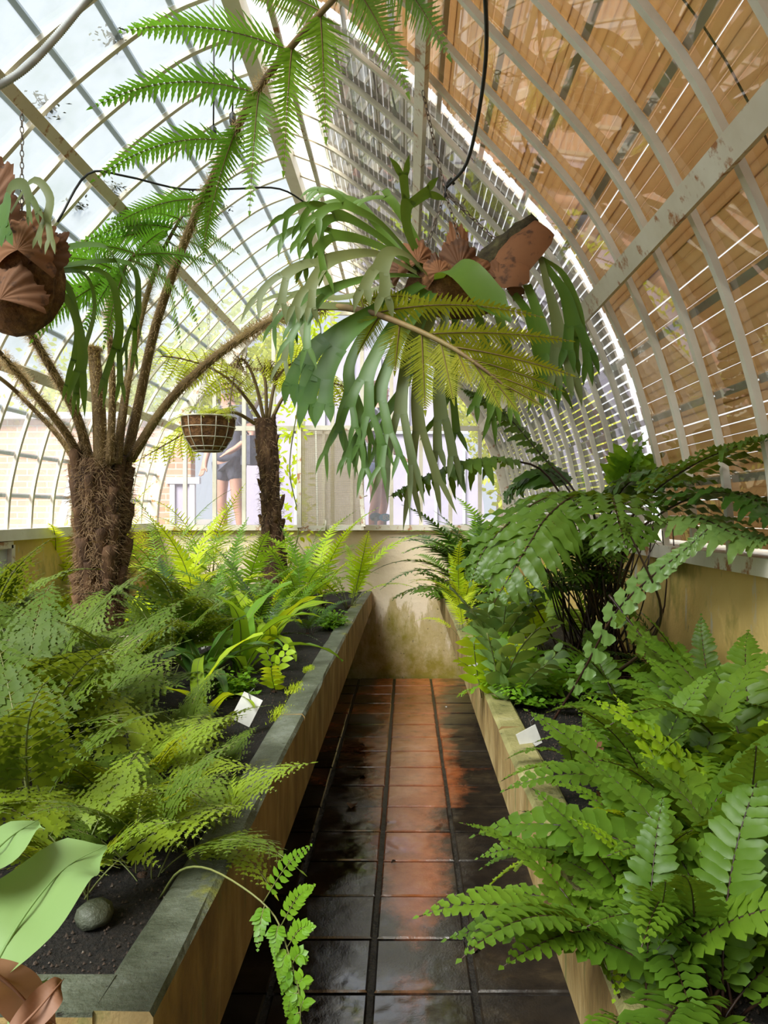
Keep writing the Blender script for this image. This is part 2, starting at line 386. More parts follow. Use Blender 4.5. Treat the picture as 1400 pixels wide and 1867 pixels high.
# ------------------------------------------------------------------ mesh helpers
def catmull(pts, n):
    """n+1 points on a smooth curve through pts"""
    pts = [V(p) for p in pts]
    if len(pts) == 2:
        return [pts[0].lerp(pts[1], i / n) for i in range(n + 1)]
    ext = [pts[0] * 2 - pts[1]] + pts + [pts[-1] * 2 - pts[-2]]
    out = []
    segs = len(pts) - 1
    for i in range(n + 1):
        u = i / n * segs
        k = min(int(u), segs - 1)
        t = u - k
        a, b, c, d = ext[k], ext[k + 1], ext[k + 2], ext[k + 3]
        out.append(0.5 * ((2 * b) + (c - a) * t + (2 * a - 5 * b + 4 * c - d) * t * t + (3 * b - 3 * c + d - a) * t ** 3))
    return out


class MB:
    def __init__(self):
        self.v = []; self.f = []; self.m = []

    def quadstrip(self, rows, mi=0):
        """rows of equal point count joined by quads"""
        base = len(self.v); k = len(rows[0])
        for r in rows:
            self.v.extend(r)
        for i in range(len(rows) - 1):
            for j in range(k - 1):
                a = base + i * k + j
                self.f.append((a, a + 1, a + k + 1, a + k)); self.m.append(mi)

    def tube(self, pts, rads, n=6, mi=0, cap=True):
        if isinstance(rads, (int, float)):
            rads = [rads] * len(pts)
        base = len(self.v)
        up = V((0.13, 0.21, 1)).normalized()
        for i, p in enumerate(pts):
            t = (pts[min(i + 1, len(pts) - 1)] - pts[max(i - 1, 0)])
            if t.length < 1e-9:
                t = V((0, 0, 1))
            t.normalize()
            if abs(t.dot(up)) > 0.98:
                up = V((1, 0.1, 0.05)).normalized()
            s = t.cross(up).normalized(); u = s.cross(t); up = u
            for k in range(n):
                a = 2 * math.pi * k / n
                self.v.append(p + (s * math.cos(a) + u * math.sin(a)) * rads[i])
        for i in range(len(pts) - 1):
            for k in range(n):
                a = base + i * n + k; b = base + i * n + (k + 1) % n
                self.f.append((a, b, b + n, a + n)); self.m.append(mi)
        if cap:
            self.f.append(tuple(base + k for k in range(n))[::-1]); self.m.append(mi)
            e = base + (len(pts) - 1) * n
            self.f.append(tuple(e + k for k in range(n))); self.m.append(mi)

    def box(self, lo, hi, mi=0):
        x0, y0, z0 = lo; x1, y1, z1 = hi
        b = len(self.v)
        self.v.extend([V(p) for p in ((x0, y0, z0), (x1, y0, z0), (x1, y1, z0), (x0, y1, z0), (x0, y0, z1), (x1, y0, z1), (x1, y1, z1), (x0, y1, z1))])
        for q in ((3, 2, 1, 0), (4, 5, 6, 7), (0, 1, 5, 4), (1, 2, 6, 5), (2, 3, 7, 6), (3, 0, 4, 7)):
            self.f.append(tuple(b + i for i in q)); self.m.append(mi)

    def bar(self, a, b, w, h, up=V((0, 0, 1)), mi=0):
        """rectangular bar from a to b, w across, h along up"""
        a = V(a); b = V(b)
        t = (b - a).normalized()
        s = t.cross(up).normalized() * (w / 2); u = s.cross(t).normalized() * (h / 2)
        i = len(self.v)
        for p in (a, b):
            self.v.extend([p - s - u, p + s - u, p + s + u, p - s + u])
        for q in ((3, 2, 1, 0), (4, 5, 6, 7), (0, 1, 5, 4), (1, 2, 6, 5), (2, 3, 7, 6), (3, 0, 4, 7)):
            self.f.append(tuple(i + k for k in q)); self.m.append(mi)

    def blade(self, base, d, n, L, W, segs=6, prof='lance', droop=0.0, cup=0.15, teeth=0.0, wave=0.0, wk=4, twist=0.0, mi=0):
        """a leaflet: midrib along d, upper face n, half width W; two strips folded on the midrib"""
        d = d.normalized()
        s = d.cross(n)
        if s.length < 1e-6:
            s = d.orthogonal()
        s.normalize(); n = s.cross(d)
        pf = PROF[prof]
        rows = []
        for i in range(segs + 1):
            t = i / segs
            w = W * pf(t)
            if teeth and 0 < i < segs and i % 2 == 0:
                w *= 1 - teeth
            c = base + d * (L * t * (1 - 0.15 * droop * t)) - n * (droop * L * t * t * 0.5)
            wv = n * (wave * math.sin(wk * 6.283 * t))
            ss = s
            if twist:
                ss = (s * math.cos(twist * t) + n * math.sin(twist * t))
            rows.append((c - ss * w + n * (cup * w) + wv, c, c + ss * w + n * (cup * w) - wv))
        self.quadstrip(rows, mi)

    def build(self, name, mats, parent=None, origin=None, smooth=True, kind=None):
        o = V(origin) if origin is not None else None
        me = bpy.data.meshes.new(name)
        vv = [tuple(p - o) for p in self.v] if o is not None else [tuple(p) for p in self.v]
        me.from_pydata(vv, [], self.f)
        if not isinstance(mats, (list, tuple)):
            mats = [mats]
        for m in mats:
            me.materials.append(m)
        if len(mats) > 1:
            me.polygons.foreach_set('material_index', self.m)
        if smooth:
            me.polygons.foreach_set('use_smooth', [True] * len(me.polygons))
        me.update()
        ob = bpy.data.objects.new(name, me)
        col.objects.link(ob)
        if parent is not None:
            ob.parent = parent
        elif o is not None:
            ob.location = o
        if kind:
            ob['kind'] = kind
        return ob


def p_lance(t):
    return (min(1.0, (t / 0.22) ** 0.6 if t > 0 else 0.0) if t < 0.22 else (1 - (t - 0.22) / 0.78) ** 0.8) * 1.0 + (0.12 if t < 0.02 else 0)


def p_oblong(t):
    return max(0.0, 1 - abs(2 * t - 1) ** 5) ** 0.5 * (0.82 + 0.18 * (1 - t)) + (0.25 if t < 0.01 else 0.0)


def p_fin(t):
    return max(0.0, (1 - t)) ** 0.75 + 0.0


def p_strap(t):
    return min(1.0, 0.35 + t * 1.9) * (max(0.0, 1 - t) ** 0.4)


def p_wavy(t):
    return (0.75 + 0.25 * min(1, t * 4)) * (max(0.0, 1 - t ** 3.2)) ** 0.8


def p_oval(t):
    return math.sin(math.pi * min(1, t ** 0.85)) ** 0.8 + 0.02


PROF = {'lance': p_lance, 'oblong': p_oblong, 'fin': p_fin, 'strap': p_strap, 'wavy': p_wavy, 'oval': p_oval}


def tag(o, label, cat, group=None, kind=None):
    o['label'] = label
    o['category'] = cat
    if group:
        o['group'] = group
    if kind:
        o['kind'] = kind
    return o


def thing(name, label, cat, loc=(0, 0, 0), group=None):
    o = bpy.data.objects.new(name, None)
    o.empty_display_size = 0.05
    col.objects.link(o)
    o.location = loc
    return tag(o, label, cat, group)


def struct(o):
    o['kind'] = 'structure'
    return o


def dup(o, parent=None, loc=None):
    c = o.copy()
    col.objects.link(c)
    if parent is not None:
        c.parent = parent
    if loc is not None:
        c.location = loc
    return c

# ------------------------------------------------------------------ the glasshouse
CX = -0.69                          # middle line of the vault
Y0, Y1 = 0.27, 6.93                 # glazed bays with separate panes, end wall
BAY = 0.2775
SILL = 1.37
profile_pts = [(1.63, -0.13), (1.605, 0.15), (1.52, 0.485), (1.405, 0.77), (1.244, 1.044), (0.90, 1.43), (0.69, 1.655), (0.31, 1.955), (0.0, 2.09)]
dense = catmull([(h, 0, z + CAM_H) for h, z in profile_pts], 240)
cum = [0.0]
for i in range(240):
    cum.append(cum[-1] + (dense[i + 1] - dense[i]).length)
ARC = cum[-1]


def prof(s):
    """half width and height at arc length s above the sill"""
    s = max(0.0, min(ARC, s))
    lo, hi = 0, 240
    while hi - lo > 1:
        m = (lo + hi) // 2
        if cum[m] <= s:
            lo = m
        else:
            hi = m
    t = (s - cum[lo]) / (cum[hi] - cum[lo])
    p = dense[lo].lerp(dense[hi], t)
    return p.x, p.z


def pnorm(s):
    a = prof(s - 0.02); b = prof(s + 0.02)
    tx, tz = b[0] - a[0], b[1] - a[1]
    l = math.hypot(tx, tz)
    return tz / l, -tx / l          # outward (half width, z)


def hw_at(z):
    best = min(range(241), key=lambda i: abs(dense[i].z - z))
    return dense[best].x


def z_at(hw):
    best = min(range(241), key=lambda i: abs(dense[i].x - abs(hw)))
    return dense[best].z


# floor slab with the tiles laid on it
b = MB(); b.box((-2.6, -4.4, -0.12), (1.2, Y1 + 0.1, -0.012))
floor = struct(b.build('floor', M['grout'], smooth=False))
cols = [(-1.062, -0.746), (-0.746, -0.430), (-0.430, -0.114), (-0.114, 0.213), (0.213, 0.530), (0.530, 0.846)]
tmesh = {}
rt = random.Random(5)
for ci, (xa, xb) in enumerate(cols):
    w = xb - xa - 0.020
    mb = MB()
    hw, hl, c = w / 2, 0.144, 0.006
    # tile with eased edges
    ring = lambda ins, z: [V((-hw + ins, -hl + ins, z)), V((hw - ins, -hl + ins, z)), V((hw - ins, hl - ins, z)), V((-hw + ins, hl - ins, z))]
    mb.v = ring(0, -0.03) + ring(0, -0.005) + ring(c, 0.0)
    for k in range(4):
        n_ = (k + 1) % 4
        mb.f += [(k, n_, 4 + n_, 4 + k), (4 + k, 4 + n_, 8 + n_, 8 + k)]; mb.m += [0, 0]
    mb.f.append((8, 9, 10, 11)); mb.m.append(0)
    first = None
    y = 6.93 - 0.15
    while y > 0.9:
        if first is None:
            first = mb.build('floor_tile', M['tile'], floor, smooth=False); t = first
        else:
            t = dup(first, floor)
        t.location = ((xa + xb) / 2 + rt.uniform(-.002, .002), y, rt.uniform(-0.0015, 0.0015))
        t.rotation_euler = (rt.uniform(-.004, .004), rt.uniform(-.004, .004), rt.uniform(-.004, .004))
        y -= 0.3023

# masonry
def wall(name, lo, hi, m):
    w = MB(); w.box(lo, hi)
    return struct(w.build(name, m, smooth=False))


wall('wall_far', (-2.55, Y1 + 0.02, -0.1), (1.2, Y1 + 0.22, SILL - 0.03), M['wall_end'])
wall('wall_left', (-2.55, -4.4, -0.1), (-2.33, Y1 + 0.22, SILL - 0.03), M['wall'])
wall('wall_right', (0.95, -4.4, -0.1), (1.17, Y1 + 0.22, SILL - 0.03), M['wall'])
b = MB(); b.box((-2.50, Y1 - 0.03, SILL - 0.035), (1.12, Y1 + 0.16, SILL + 0.012)); struct(b.build('trim_1', M['rustcream'], smooth=False))
b = MB(); b.box((-2.50, -4.4, SILL - 0.035), (-2.27, Y1 - 0.03, SILL + 0.03)); struct(b.build('trim_2', M['cream'], smooth=False))
b = MB(); b.box((0.90, -4.4, SILL - 0.035), (1.12, Y1 - 0.03, SILL + 0.012)); struct(b.build('trim_3', M['rustcream'], smooth=False))

# ribs, purlins, ridge
ceil = bpy.data.objects.new('ceiling', None); col.objects.link(ceil); struct(ceil)


def rib_mesh(w, d0, d1):
    rows = []
    n = 44
    for side in (-1, 1):
        rr = []
        for i in range(n + 1):
            s = ARC * i / n
            h, z = prof(s); nh, nz = pnorm(s)
            if i == n:
                nh, nz = 0, 1
            q = []
            for (off, yy) in ((d0, -w / 2), (d1, -w / 2), (d1, w / 2), (d0, w / 2), (d0, -w / 2)):
                q.append(V((CX + side * (h + nh * off), yy, z + nz * off)))
            rr.append(q)
        rows.append(rr)
    mb = MB()
    for r in rows:
        mb.quadstrip(r)
    return mb


rib0 = rib_mesh(0.023, -0.015, 0.004).build('rib', M['cream'], ceil, smooth=False)
ribs_y = []
k = 0
y = Y1 - BAY
rib0.location = (0, y, 0)
ribs_y.append(y)
while y - BAY > -4.2:
    y -= BAY
    dup(rib0, ceil, (0, y, 0)); ribs_y.append(y)
# end arch (heavier)
rib_mesh(0.06, -0.06, 0.03).build('end_arch', M['rustcream'], ceil, smooth=False).location = (0, Y1 + 0.02, 0)


def purlin(hw, z, w, h, tilt_s):
    for side in (-1, 1):
        mb = MB()
        s = tilt_s
        nh, nz = pnorm(s)
        h0, z0 = prof(s)
        c = V((CX + side * (h0 - nh * 0.06), 0, z0 - nz * 0.06))
        up = V((side * nh, 0, nz))
        mb.bar(V((c.x, -4.3, c.z)), V((c.x, Y1, c.z)), w, h, up)
        mb.build('purlin', M['rustcream'], ceil, smooth=False)


def s_of(z):
    i = min(range(241), key=lambda j: abs(dense[j].z - z))
    return cum[i]


purlin(0, 0, 0.062, 0.022, s_of(CAM_H + 0.77))
purlin(0, 0, 0.050, 0.022, s_of(CAM_H + 1.56))
mb = MB(); mb.bar(V((CX, -4.3, prof(ARC)[1] - 0.05)), V((CX, Y1, prof(ARC)[1] - 0.05)), 0.07, 0.09)
mb.build('ridge_beam', M['cream'], ceil, smooth=False)
mb = MB()
mb.bar(V((CX + .16, -4.3, 3.46)), V((CX + .16, Y1, 3.46)), 0.022, 0.022)
mb.build('ridge_batten', M['rustcream'], ceil, smooth=False)

# panes: 12 courses a side, each sheet lapping the one below
NROW = 12
NBAY = 24
PL = ARC / NROW


def pane_set(name, side, mats):
    root = bpy.data.objects.new(name, None); col.objects.link(root); struct(root)
    rp = random.Random(3 + side)
    for r in range(NROW):
        s0 = PL * r - (0.028 if r else 0); s1 = PL * (r + 1)
        h0, z0 = prof(s0); h1, z1 = prof(s1)
        n0 = pnorm(s0); n1 = pnorm(s1)
        o0, o1 = 0.016, 0.006
        def quad(yc, wid):
            a = V((CX + side * (h0 + n0[0] * o0), 0, z0 + n0[1] * o0)); c = V((CX + side * (h1 + n1[0] * o1), 0, z1 + n1[1] * o1))
            return [a + V((0, yc - wid / 2, 0)), a + V((0, yc + wid / 2, 0)), c + V((0, yc + wid / 2, 0)), c + V((0, yc - wid / 2, 0))]
        mb = MB(); q = quad(0, BAY - 0.008)
        mb.v = q; mb.f = [(0, 1, 2, 3)] if side < 0 else [(3, 2, 1, 0)]; mb.m = [0]
        if r:
            hh, zz = prof(s0 + .022); nn_ = pnorm(s0)
            inn = V((-side * nn_[0], 0, -nn_[1])) * .004
            a_ = q[0] + inn; b_ = q[1] + inn
            c_ = V((CX + side * (hh + nn_[0] * .014), b_.y, zz + nn_[1] * .014)) + inn; d_ = V((c_.x, a_.y, c_.z))
            mb.v = q + [a_, b_, c_, d_]; mb.f.append((4, 5, 6, 7)); mb.m.append(1)
        first = None
        for k in range(NBAY):
            yc = Y1 - BAY * (k + 0.5)
            if first is None:
                first = mb.build('pane', [mats(r), M['lap']], root, smooth=False); ob = first
            else:
                ob = dup(first, root)
            ob.location = (0, yc, 0)
    # bays behind the viewpoint, one sheet of glazing
    mb = MB()
    for k in range(NBAY, NBAY + 16):
        yc = Y1 - BAY * (k + 0.5)
        for r in range(NROW):
            h0, z0 = prof(PL * r); h1, z1 = prof(PL * (r + 1))
            i = len(mb.v)
            for (hh, zz, yy) in ((h0, z0, -1), (h0, z0, 1), (h1, z1, 1), (h1, z1, -1)):
                mb.v.append(V((CX + side * (hh + .008), yc + yy * (BAY - .008) / 2, zz)))
            mb.f.append((i, i + 1, i + 2, i + 3)); mb.m.append(0)
    mb.build('rear_glazing', mats(9), root, smooth=False, kind='stuff')
    return root


pane_set('window_1', -1, lambda r: M['frost'] if r >= 4 else M['clear_l'])
pane_set('window_2', 1, lambda r: M['clear_r'])

# slatted sun blinds rolled out over the right-hand glass
def blind(label, y_a, y_b, s_a, s_b, pitch, wid, m, seed):
    root = thing('slatted_blind', label, 'blind', (CX, (y_a + y_b) / 2, prof(s_a)[1]), 'sun blinds outside the right hand glass')
    rr = random.Random(seed)
    n = int((s_b - s_a) / pitch)
    half = (y_b - y_a) / 2
    mb = MB(); mb.box((-0.004, -half, -wid / 2), (0.004, half, wid / 2))
    first = None
    for i in range(n):
        s = s_a + (i + 0.5) * pitch
        h, z = prof(s); nh, nz = pnorm(s)
        p = V((h + nh * 0.055, 0, z + nz * 0.055))
        if first is None:
            first = mb.build('slat', m, root, smooth=False); ob = first
        else:
            ob = dup(first, root)
        ob.location = V((p.x, rr.uniform(-.012, .012), p.z)) - V((0, 0, root.location.z))
        ob.rotation_euler = (rr.uniform(-.0015, .0015), -math.atan2(nz, nh) + rr.uniform(-.05, .05), 0)
    # cords that hold the slats together
    for yy in (-half * 0.62, half * 0.62):
        pts = []
        for i in range(31):
            s = s_a + (s_b - s_a) * i / 30
            h, z = prof(s); nh, nz = pnorm(s)
            pts.append(V((h + nh * 0.046, yy, z + nz * 0.046 - root.location.z)))
        c = MB(); c.tube(pts, 0.0025, 4); c.build('cord', M['cable'], root)
    return root


GAP_Y = 3.02
blind('tan wooden slat blind over the near right hand glass', -4.2, GAP_Y - 0.035, 0.02, ARC - 0.16, 0.030, 0.0296, M['blind_tan'], 1)
blind('weathered slat blind, reflected grey put into its colour, with light showing between slats, over the far right hand glass', GAP_Y + 0.045, Y1 + 0.05, 0.02, ARC - 0.24, 0.033, 0.0258, M['blind_grey'], 2)

# end glazing
end = bpy.data.objects.new('window_3', None); col.objects.link(end); struct(end)
mull = [(-2.01 + 0.267 * k) for k in range(-1, 12)]
yE = Y1 + 0.03
z_tr = CAM_H + 0.757
bars = []
for i, x in enumerate(mull):
    h = abs(x - CX)
    zt = z_at(h) - 0.02
    if zt < SILL + 0.1:
        continue
    mb = MB(); mb.bar(V((x, yE, SILL)), V((x, yE, zt)), 0.034, 0.034, V((0, 1, 0)))
    mb.build('mullion', M['cream'], end, smooth=False)
for (z, w) in ((z_tr, 0.042), (CAM_H + 1.80, 0.032)):
    hh = hw_at(z) - 0.01
    mb = MB(); mb.bar(V((CX - hh, yE, z)), V((CX + hh, yE, z)), 0.03, w)
    mb.build('transom', M['cream'], end, smooth=False)
xs = [CX - 1.62] + [x for x in mull if abs(x - CX) < 1.6] + [CX + 1.62]
zs = [SILL, z_tr, CAM_H + 1.80, 3.62]
for i in range(len(xs) - 1):
    for j in range(3):
        xa, xb, za, zb = xs[i], xs[i + 1], zs[j], zs[j + 1]
        if j == 0 and -0.80 < (xa + xb) / 2 < -0.42 and False:
            continue
        ta = min(zb, z_at(min(1.629, abs(xa - CX))) - 0.005); tb = min(zb, z_at(min(1.629, abs(xb - CX))) - 0.005)
        if max(ta, tb) <= za + 0.01:
            continue
        ta = max(ta, za + .001); tb = max(tb, za + .001)
        mb = MB()
        y_ = yE + 0.012
        mb.v = [V((xa, y_, za)), V((xb, y_, za)), V((xb, y_, tb)), V((xa, y_, ta))]
        mb.f = [(0, 1, 2, 3)]; mb.m = [0]
        mb.build('pane', M['clear_e'], end, smooth=False)

# the ventilator sash that hangs open into the house
vent = bpy.data.objects.new('window_4', None); col.objects.link(vent); struct(vent)
A = P(546, 781, 6.86); Bp = P(651, 781, 6.86); Cp = P(663, 962, 6.55); D = P(546, 964, 6.55)
for (p, q, nm) in ((A, Bp, 'top_rail'), (D, Cp, 'bottom_rail'), (A, D, 'stile'), (Bp, Cp, 'stile')):
    mb = MB(); mb.bar(p, q, 0.034, 0.045, V((0, 1, 0)) if nm == 'stile' else V((0, 0, 1)))
    mb.build(nm, M['rustcream'], vent, smooth=False)
off = V((0.0, 0.02, 0))
mb = MB(); mb.bar((A * .72 + Bp * .28) + off * 0, (D * .72 + Cp * .28) * 1.0, 0.012, 0.012, V((0, 1, 0)))
mb.build('glazing_bar', M['cream'], vent, smooth=False)
mb = MB(); mb.v = [A, Bp, Cp, D]; mb.f = [(0, 1, 2, 3)]; mb.m = [0]; mb.build('pane', M['meshpale'], vent, smooth=False)
mb = MB()
for i in range(1, 30):
    t = i / 30
    mb.tube([A.lerp(Bp, t), D.lerp(Cp, t)], 0.0011, 3, cap=False)
for i in range(1, 44):
    t = i / 44
    mb.tube([A.lerp(D, t), Bp.lerp(Cp, t)], 0.0011, 3, cap=False)
for p in mb.v:
    p += V((0, -0.012, 0))
mb.build('wire_mesh', M['wirewhite'], vent, kind='stuff')
mb = MB(); pc = D.lerp(Cp, .42) + V((0, -.03, .01)); mb.tube([pc + V((0, 0, -.03)), pc + V((0, -.02, .01)), pc + V((.0, -.02, .06))], 0.007, 6)
mb.build('latch', M['rustcream'], vent)
mb = MB(); pc = Bp.lerp(Cp, .70) + V((.02, -.02, .0)); mb.tube([pc + V((-.03, 0, 0)), pc, pc + V((.03, 0, .01))], 0.006, 6)
mb.build('catch', M['rustcream'], vent)

# low ventilator casement in the left wall
vl = bpy.data.objects.new('window_5', None); col.objects.link(vl); struct(vl)
x_ = -2.30
for (a, c) in (((x_, 3.75, 1.31), (x_, 4.45, 1.31)), ((x_, 3.75, .95), (x_, 4.45, .95)), ((x_, 4.45, .95), (x_, 4.45, 1.31)), ((x_, 4.1, .95), (x_, 4.1, 1.31)), ((x_, 3.75, .95), (x_, 3.75, 1.31))):
    mb = MB(); mb.bar(V(a), V(c), 0.04, 0.04, V((1, 0, 0))); mb.build('casement_bar', M['rustcream'], vl, smooth=False)
mb = MB(); mb.box((x_ - .012, 3.76, .96), (x_ - .006, 4.44, 1.30)); mb.build('pane', M['white'], vl, smooth=False)


# ------------------------------------------------------------------ planting benches
def bench(label, sx, x_edge, x_back, tops, z_bot, y_a, rim_w, rim_m):
    root = thing('planting_bench', label, 'planter', (x_edge, y_a, 0), 'raised concrete planting benches')
    o = root.location
    # upstand in cast lengths along the path: each length is rim + face
    for i in range(len(tops) - 1):
        (ya, za), (yb, zb) = tops[i], tops[i + 1]
        g = 0.004
        mb = MB()
        xi = x_edge - sx * 0 + (-1 if sx < 0 else 1) * rim_w
        e = 0.008 * (-1 if sx < 0 else 1)
        x_out, x_in = x_edge, xi
        def ring(y, zt):
            return [V((x_out, y, z_bot)), V((x_out, y, zt - 0.008)), V((x_out + e, y, zt)), V((x_in - e, y, zt)), V((x_in, y, zt - .008)), V((x_in, y, z_bot))]
        n = max(2, int((yb - ya) / 0.15))
        rows = []
        rj = random.Random(i * 7 + int(sx * 3) + 40)
        for k in range(n + 1):
            t = k / n
            y = ya + g + (yb - ya - 2 * g) * t
            rr = ring(y, za + (zb - za) * t)
            for p in rr[1:5]:
                p.z += rj.uniform(-.003, .003); p.x += rj.uniform(-.002, .002)
            rows.append(rr)
        top = MB(); top.quadstrip([r[1:5] for r in rows])
        fc = MB(); fc.quadstrip([r[0:2] for r in rows]); fc.quadstrip([r[4:6] for r in rows])
        for r in (rows[0], rows[-1]):
            j = len(fc.v); fc.v.extend([V(p) for p in r]); fc.f.append(tuple(range(j, j + 6))); fc.m.append(0)
        f_ = fc.build('upstand', M['face'], root, o, smooth=False)
        c_ = top.build('rim', rim_m, f_, o, smooth=False)
    mb = MB()
    xa, xb = sorted((x_edge + sx * rim_w * .9, x_back))
    mb.box((xa, y_a + .012, z_bot), (xb, Y1 + 0.005, z_bot + 0.06))
    mb.build('base_slab', M['under'], root, o, smooth=False)
    mb = MB(); mb.box((xa, y_a, z_bot), (xb, y_a + 0.08, tops[0][1] - 0.004)); mb.build('end_upstand', M['face'], root, o, smooth=False)
    mb = MB(); mb.box((xa, y_a, tops[0][1] - 0.004), (xb, y_a + 0.08, tops[0][1] + 0.002)); mb.build('end_rim', rim_m, root, o, smooth=False)
    xs_ = x_edge + sx * 0.42
    for y in (1.2, 2.6, 4.0, 5.4, 6.6):
        if y > y_a:
            mb = MB(); mb.box((xs_ - .07, y - .11, -0.012), (xs_ + .07, y + .11, z_bot + .002)); mb.build('pier', M['under'], root, o, smooth=False)
    return root


XL, XR = -0.317, 0.252
bench('long concrete bench on the left of the path', -1, XL, -2.315, [(0.96, .872), (2.38, .872), (4.05, .862), (5.5, .838), (Y1 + .005, .79)], 0.632, 0.96, 0.085, M['rim'])
bench('narrow mossy concrete bench on the right of the path', 1, XR, 0.855, [(0.75, .912), (2.1, .912), (3.6, .906), (5.2, .905), (Y1 + .005, .91)], 0.755, 0.75, 0.075, M['rim_r'])
# unseen dark walls added under the benches to block light
b = MB(); b.box((-1.25, -4.0, -0.012), (-1.15, Y1 + .02, 0.632)); struct(b.build('light_block_left', M['under'], smooth=False))
b = MB(); b.box((0.86, -4.0, -0.012), (0.95, Y1 + .02, 0.755)); struct(b.build('light_block_right', M['under'], smooth=False))

# partition set across the left bench behind the big tree fern's foot
b = MB(); b.box((-2.32, 3.83, .70), (-1.18, 3.93, .868))
tag(b.build('bed_partition', M['wallpale'], smooth=False), 'pale low cross partition in the left bench near the thick trunk', 'partition')


def soil(name, label, x0, x1, y0, y1, z, seed):
    r = random.Random(seed)
    mb = MB()
    nx, ny = int((x1 - x0) / 0.05), int((y1 - y0) / 0.05)
    from mathutils import noise as mn
    rows = []
    for i in range(ny + 1):
        row = []
        for j in range(nx + 1):
            x = x0 + (x1 - x0) * j / nx; y = y0 + (y1 - y0) * i / ny
            edge = 0 if 0 < j < nx and 0 < i < ny else 1
            h = mn.noise(V((x * 4, y * 4, seed))) * 0.018 + mn.noise(V((x * 17, y * 17, seed))) * 0.008
            row.append(V((x, y, z(y) + h * (1 - edge))))
        rows.append(row)
    mb.quadstrip(rows)
    s_ = mb.build(name, M['soil'])
    tag(s_, label, 'soil', kind='stuff')
    g = MB()
    for _ in range(14000):
        y = y0 + (y1 - y0) * r.random() ** 1.8
        x = r.uniform(x0, x1)
        p = V((x, y, z(y) + mn.noise(V((x * 4, y * 4, seed))) * 0.018 + 0.003))
        a = r.uniform(.0014, .0036)
        i = len(g.v)
        g.v += [p + V((a, 0, -a * .4)), p + V((-a * .5, a * .8, -a * .4)), p + V((-a * .5, -a * .8, -a * .4)), p + V((0, 0, a * r.uniform(.6, 1.3)))]
        g.f += [(0 + i, 1 + i, 3 + i), (1 + i, 2 + i, 3 + i), (2 + i, 0 + i, 3 + i)]; g.m += [0] * 3
    g.build('soil_grain', M['grain'], s_, kind='stuff')
    return s_


zl = lambda y: .845 if y < 4 else .845 - (y - 4) * .022
soil('bed_soil', 'dark damp potting soil filling the left bench', -2.325, XL - .083, 1.035, Y1 + .01, zl, 3)
soil('bed_soil', 'dark potting soil in the narrow right bench', XR + .073, .945, .825, Y1 + .01, lambda y: .885, 4)

# ------------------------------------------------------------------ outdoors, seen through the glass
b = MB(); b.box((-30, -10, 1.02), (-2.56, 40, 1.12)); struct(b.build('ground_left', M['gravel'], smooth=False))
b = MB(); b.box((-2.56, Y1 + .23, 1.02), (30, 40, 1.12)); struct(b.build('ground_far', M['gravel'], smooth=False))

# neighbouring glasshouse with white sheeting, same vault
yn = 9.6
nb = thing('greenhouse', 'lavender white arched greenhouse standing behind the end window', 'greenhouse', (CX, yn, 1.12))
mb = MB()
outl = []
for side in (-1, 1):
    seq = range(0, 241, 8)
    pts = [V((CX + side * dense[i].x * 1.02, yn, dense[i].z * 1.02 - .02)) for i in seq]
    outl.append(pts)
poly = [V((CX - 1.66, yn, 1.12))] + outl[0] + outl[1][::-1][1:] + [V((CX + 1.66, yn, 1.12))]
mb.v = poly + [p + V((0, .05, 0)) for p in poly]
k = len(poly)
mb.f = [tuple(range(k))[::-1], tuple(range(k, 2 * k))]; mb.m = [0, 0]
mb.build('end_sheet', M['lav'], nb, nb.location, smooth=False)
mb = MB()
mb.quadstrip([[p + V((0, .02 + 5.0 * t, 0)) for p in poly[1:-1]] for t in (0, 1)])
mb.build('roof_sheet', M['lav'], nb, nb.location)
for x in [CX - 1.4 + .35 * k for k in range(9)]:
    zt = z_at(min(1.62, abs(x - CX))) * 1.0
    if zt > 1.4:
        mb = MB(); mb.bar(V((x, yn - .02, 1.12)), V((x, yn - .02, zt)), .035, .03, V((0, 1, 0))); mb.build('mullion', M['white'], nb, nb.location, smooth=False)
mb = MB(); mb.bar(V((CX - 1.45, yn - .02, 2.5)), V((CX + 1.45, yn - .02, 2.5)), .03, .05); mb.build('transom', M['white'], nb, nb.location, smooth=False)

# brick outbuilding to the left
bd = thing('outbuilding', 'pale pink brick outbuilding beyond the left glass', 'building', (-5.2, 9.3, 1.12))
mb = MB(); mb.box((-8.5, 9.3, 1.12), (-2.62, 9.5, 2.62)); mb.build('brick_wall', M['brick'], bd, bd.location, smooth=False)
mb = MB(); mb.box((-8.6, 9.2, 2.62), (-2.55, 9.6, 2.70)); mb.build('coping', M['white'], bd, bd.location, smooth=False)
mb = MB(); mb.box((-2.86, 9.25, 1.12), (-2.80, 9.32, 1.84)); mb.box((-2.62, 9.25, 1.12), (-2.56, 9.32, 1.84)); mb.box((-2.90, 9.24, 1.84), (-2.50, 9.32, 1.92))
dr = mb.build('door_frame', M['white'], bd, bd.location, smooth=False)
mb = MB(); mb.box((-2.80, 9.28, 1.12), (-2.62, 9.30, 1.84)); mb.build('door_leaf', M['lav'], bd, bd.location, smooth=False)
bd2 = thing('outbuilding', 'cream timber shed wall past the far left glass', 'building', (-6.2, 6.0, 1.12))
mb = MB()
for i in range(13):
    zz = 1.12 + i * .075
    pl = MB(); pl.bar(V((-4.06, 3.6, zz + .037)), V((-4.06, 5.52, zz + .037)), .03, .072); pl.build('board', M['wallpale'], bd2, bd2.location, smooth=False)
mb.box((-6.2, 3.6, 1.12), (-4.08, 5.5, 2.08)); mb.build('shed_body', M['wallpale'], bd2, bd2.location, smooth=False)
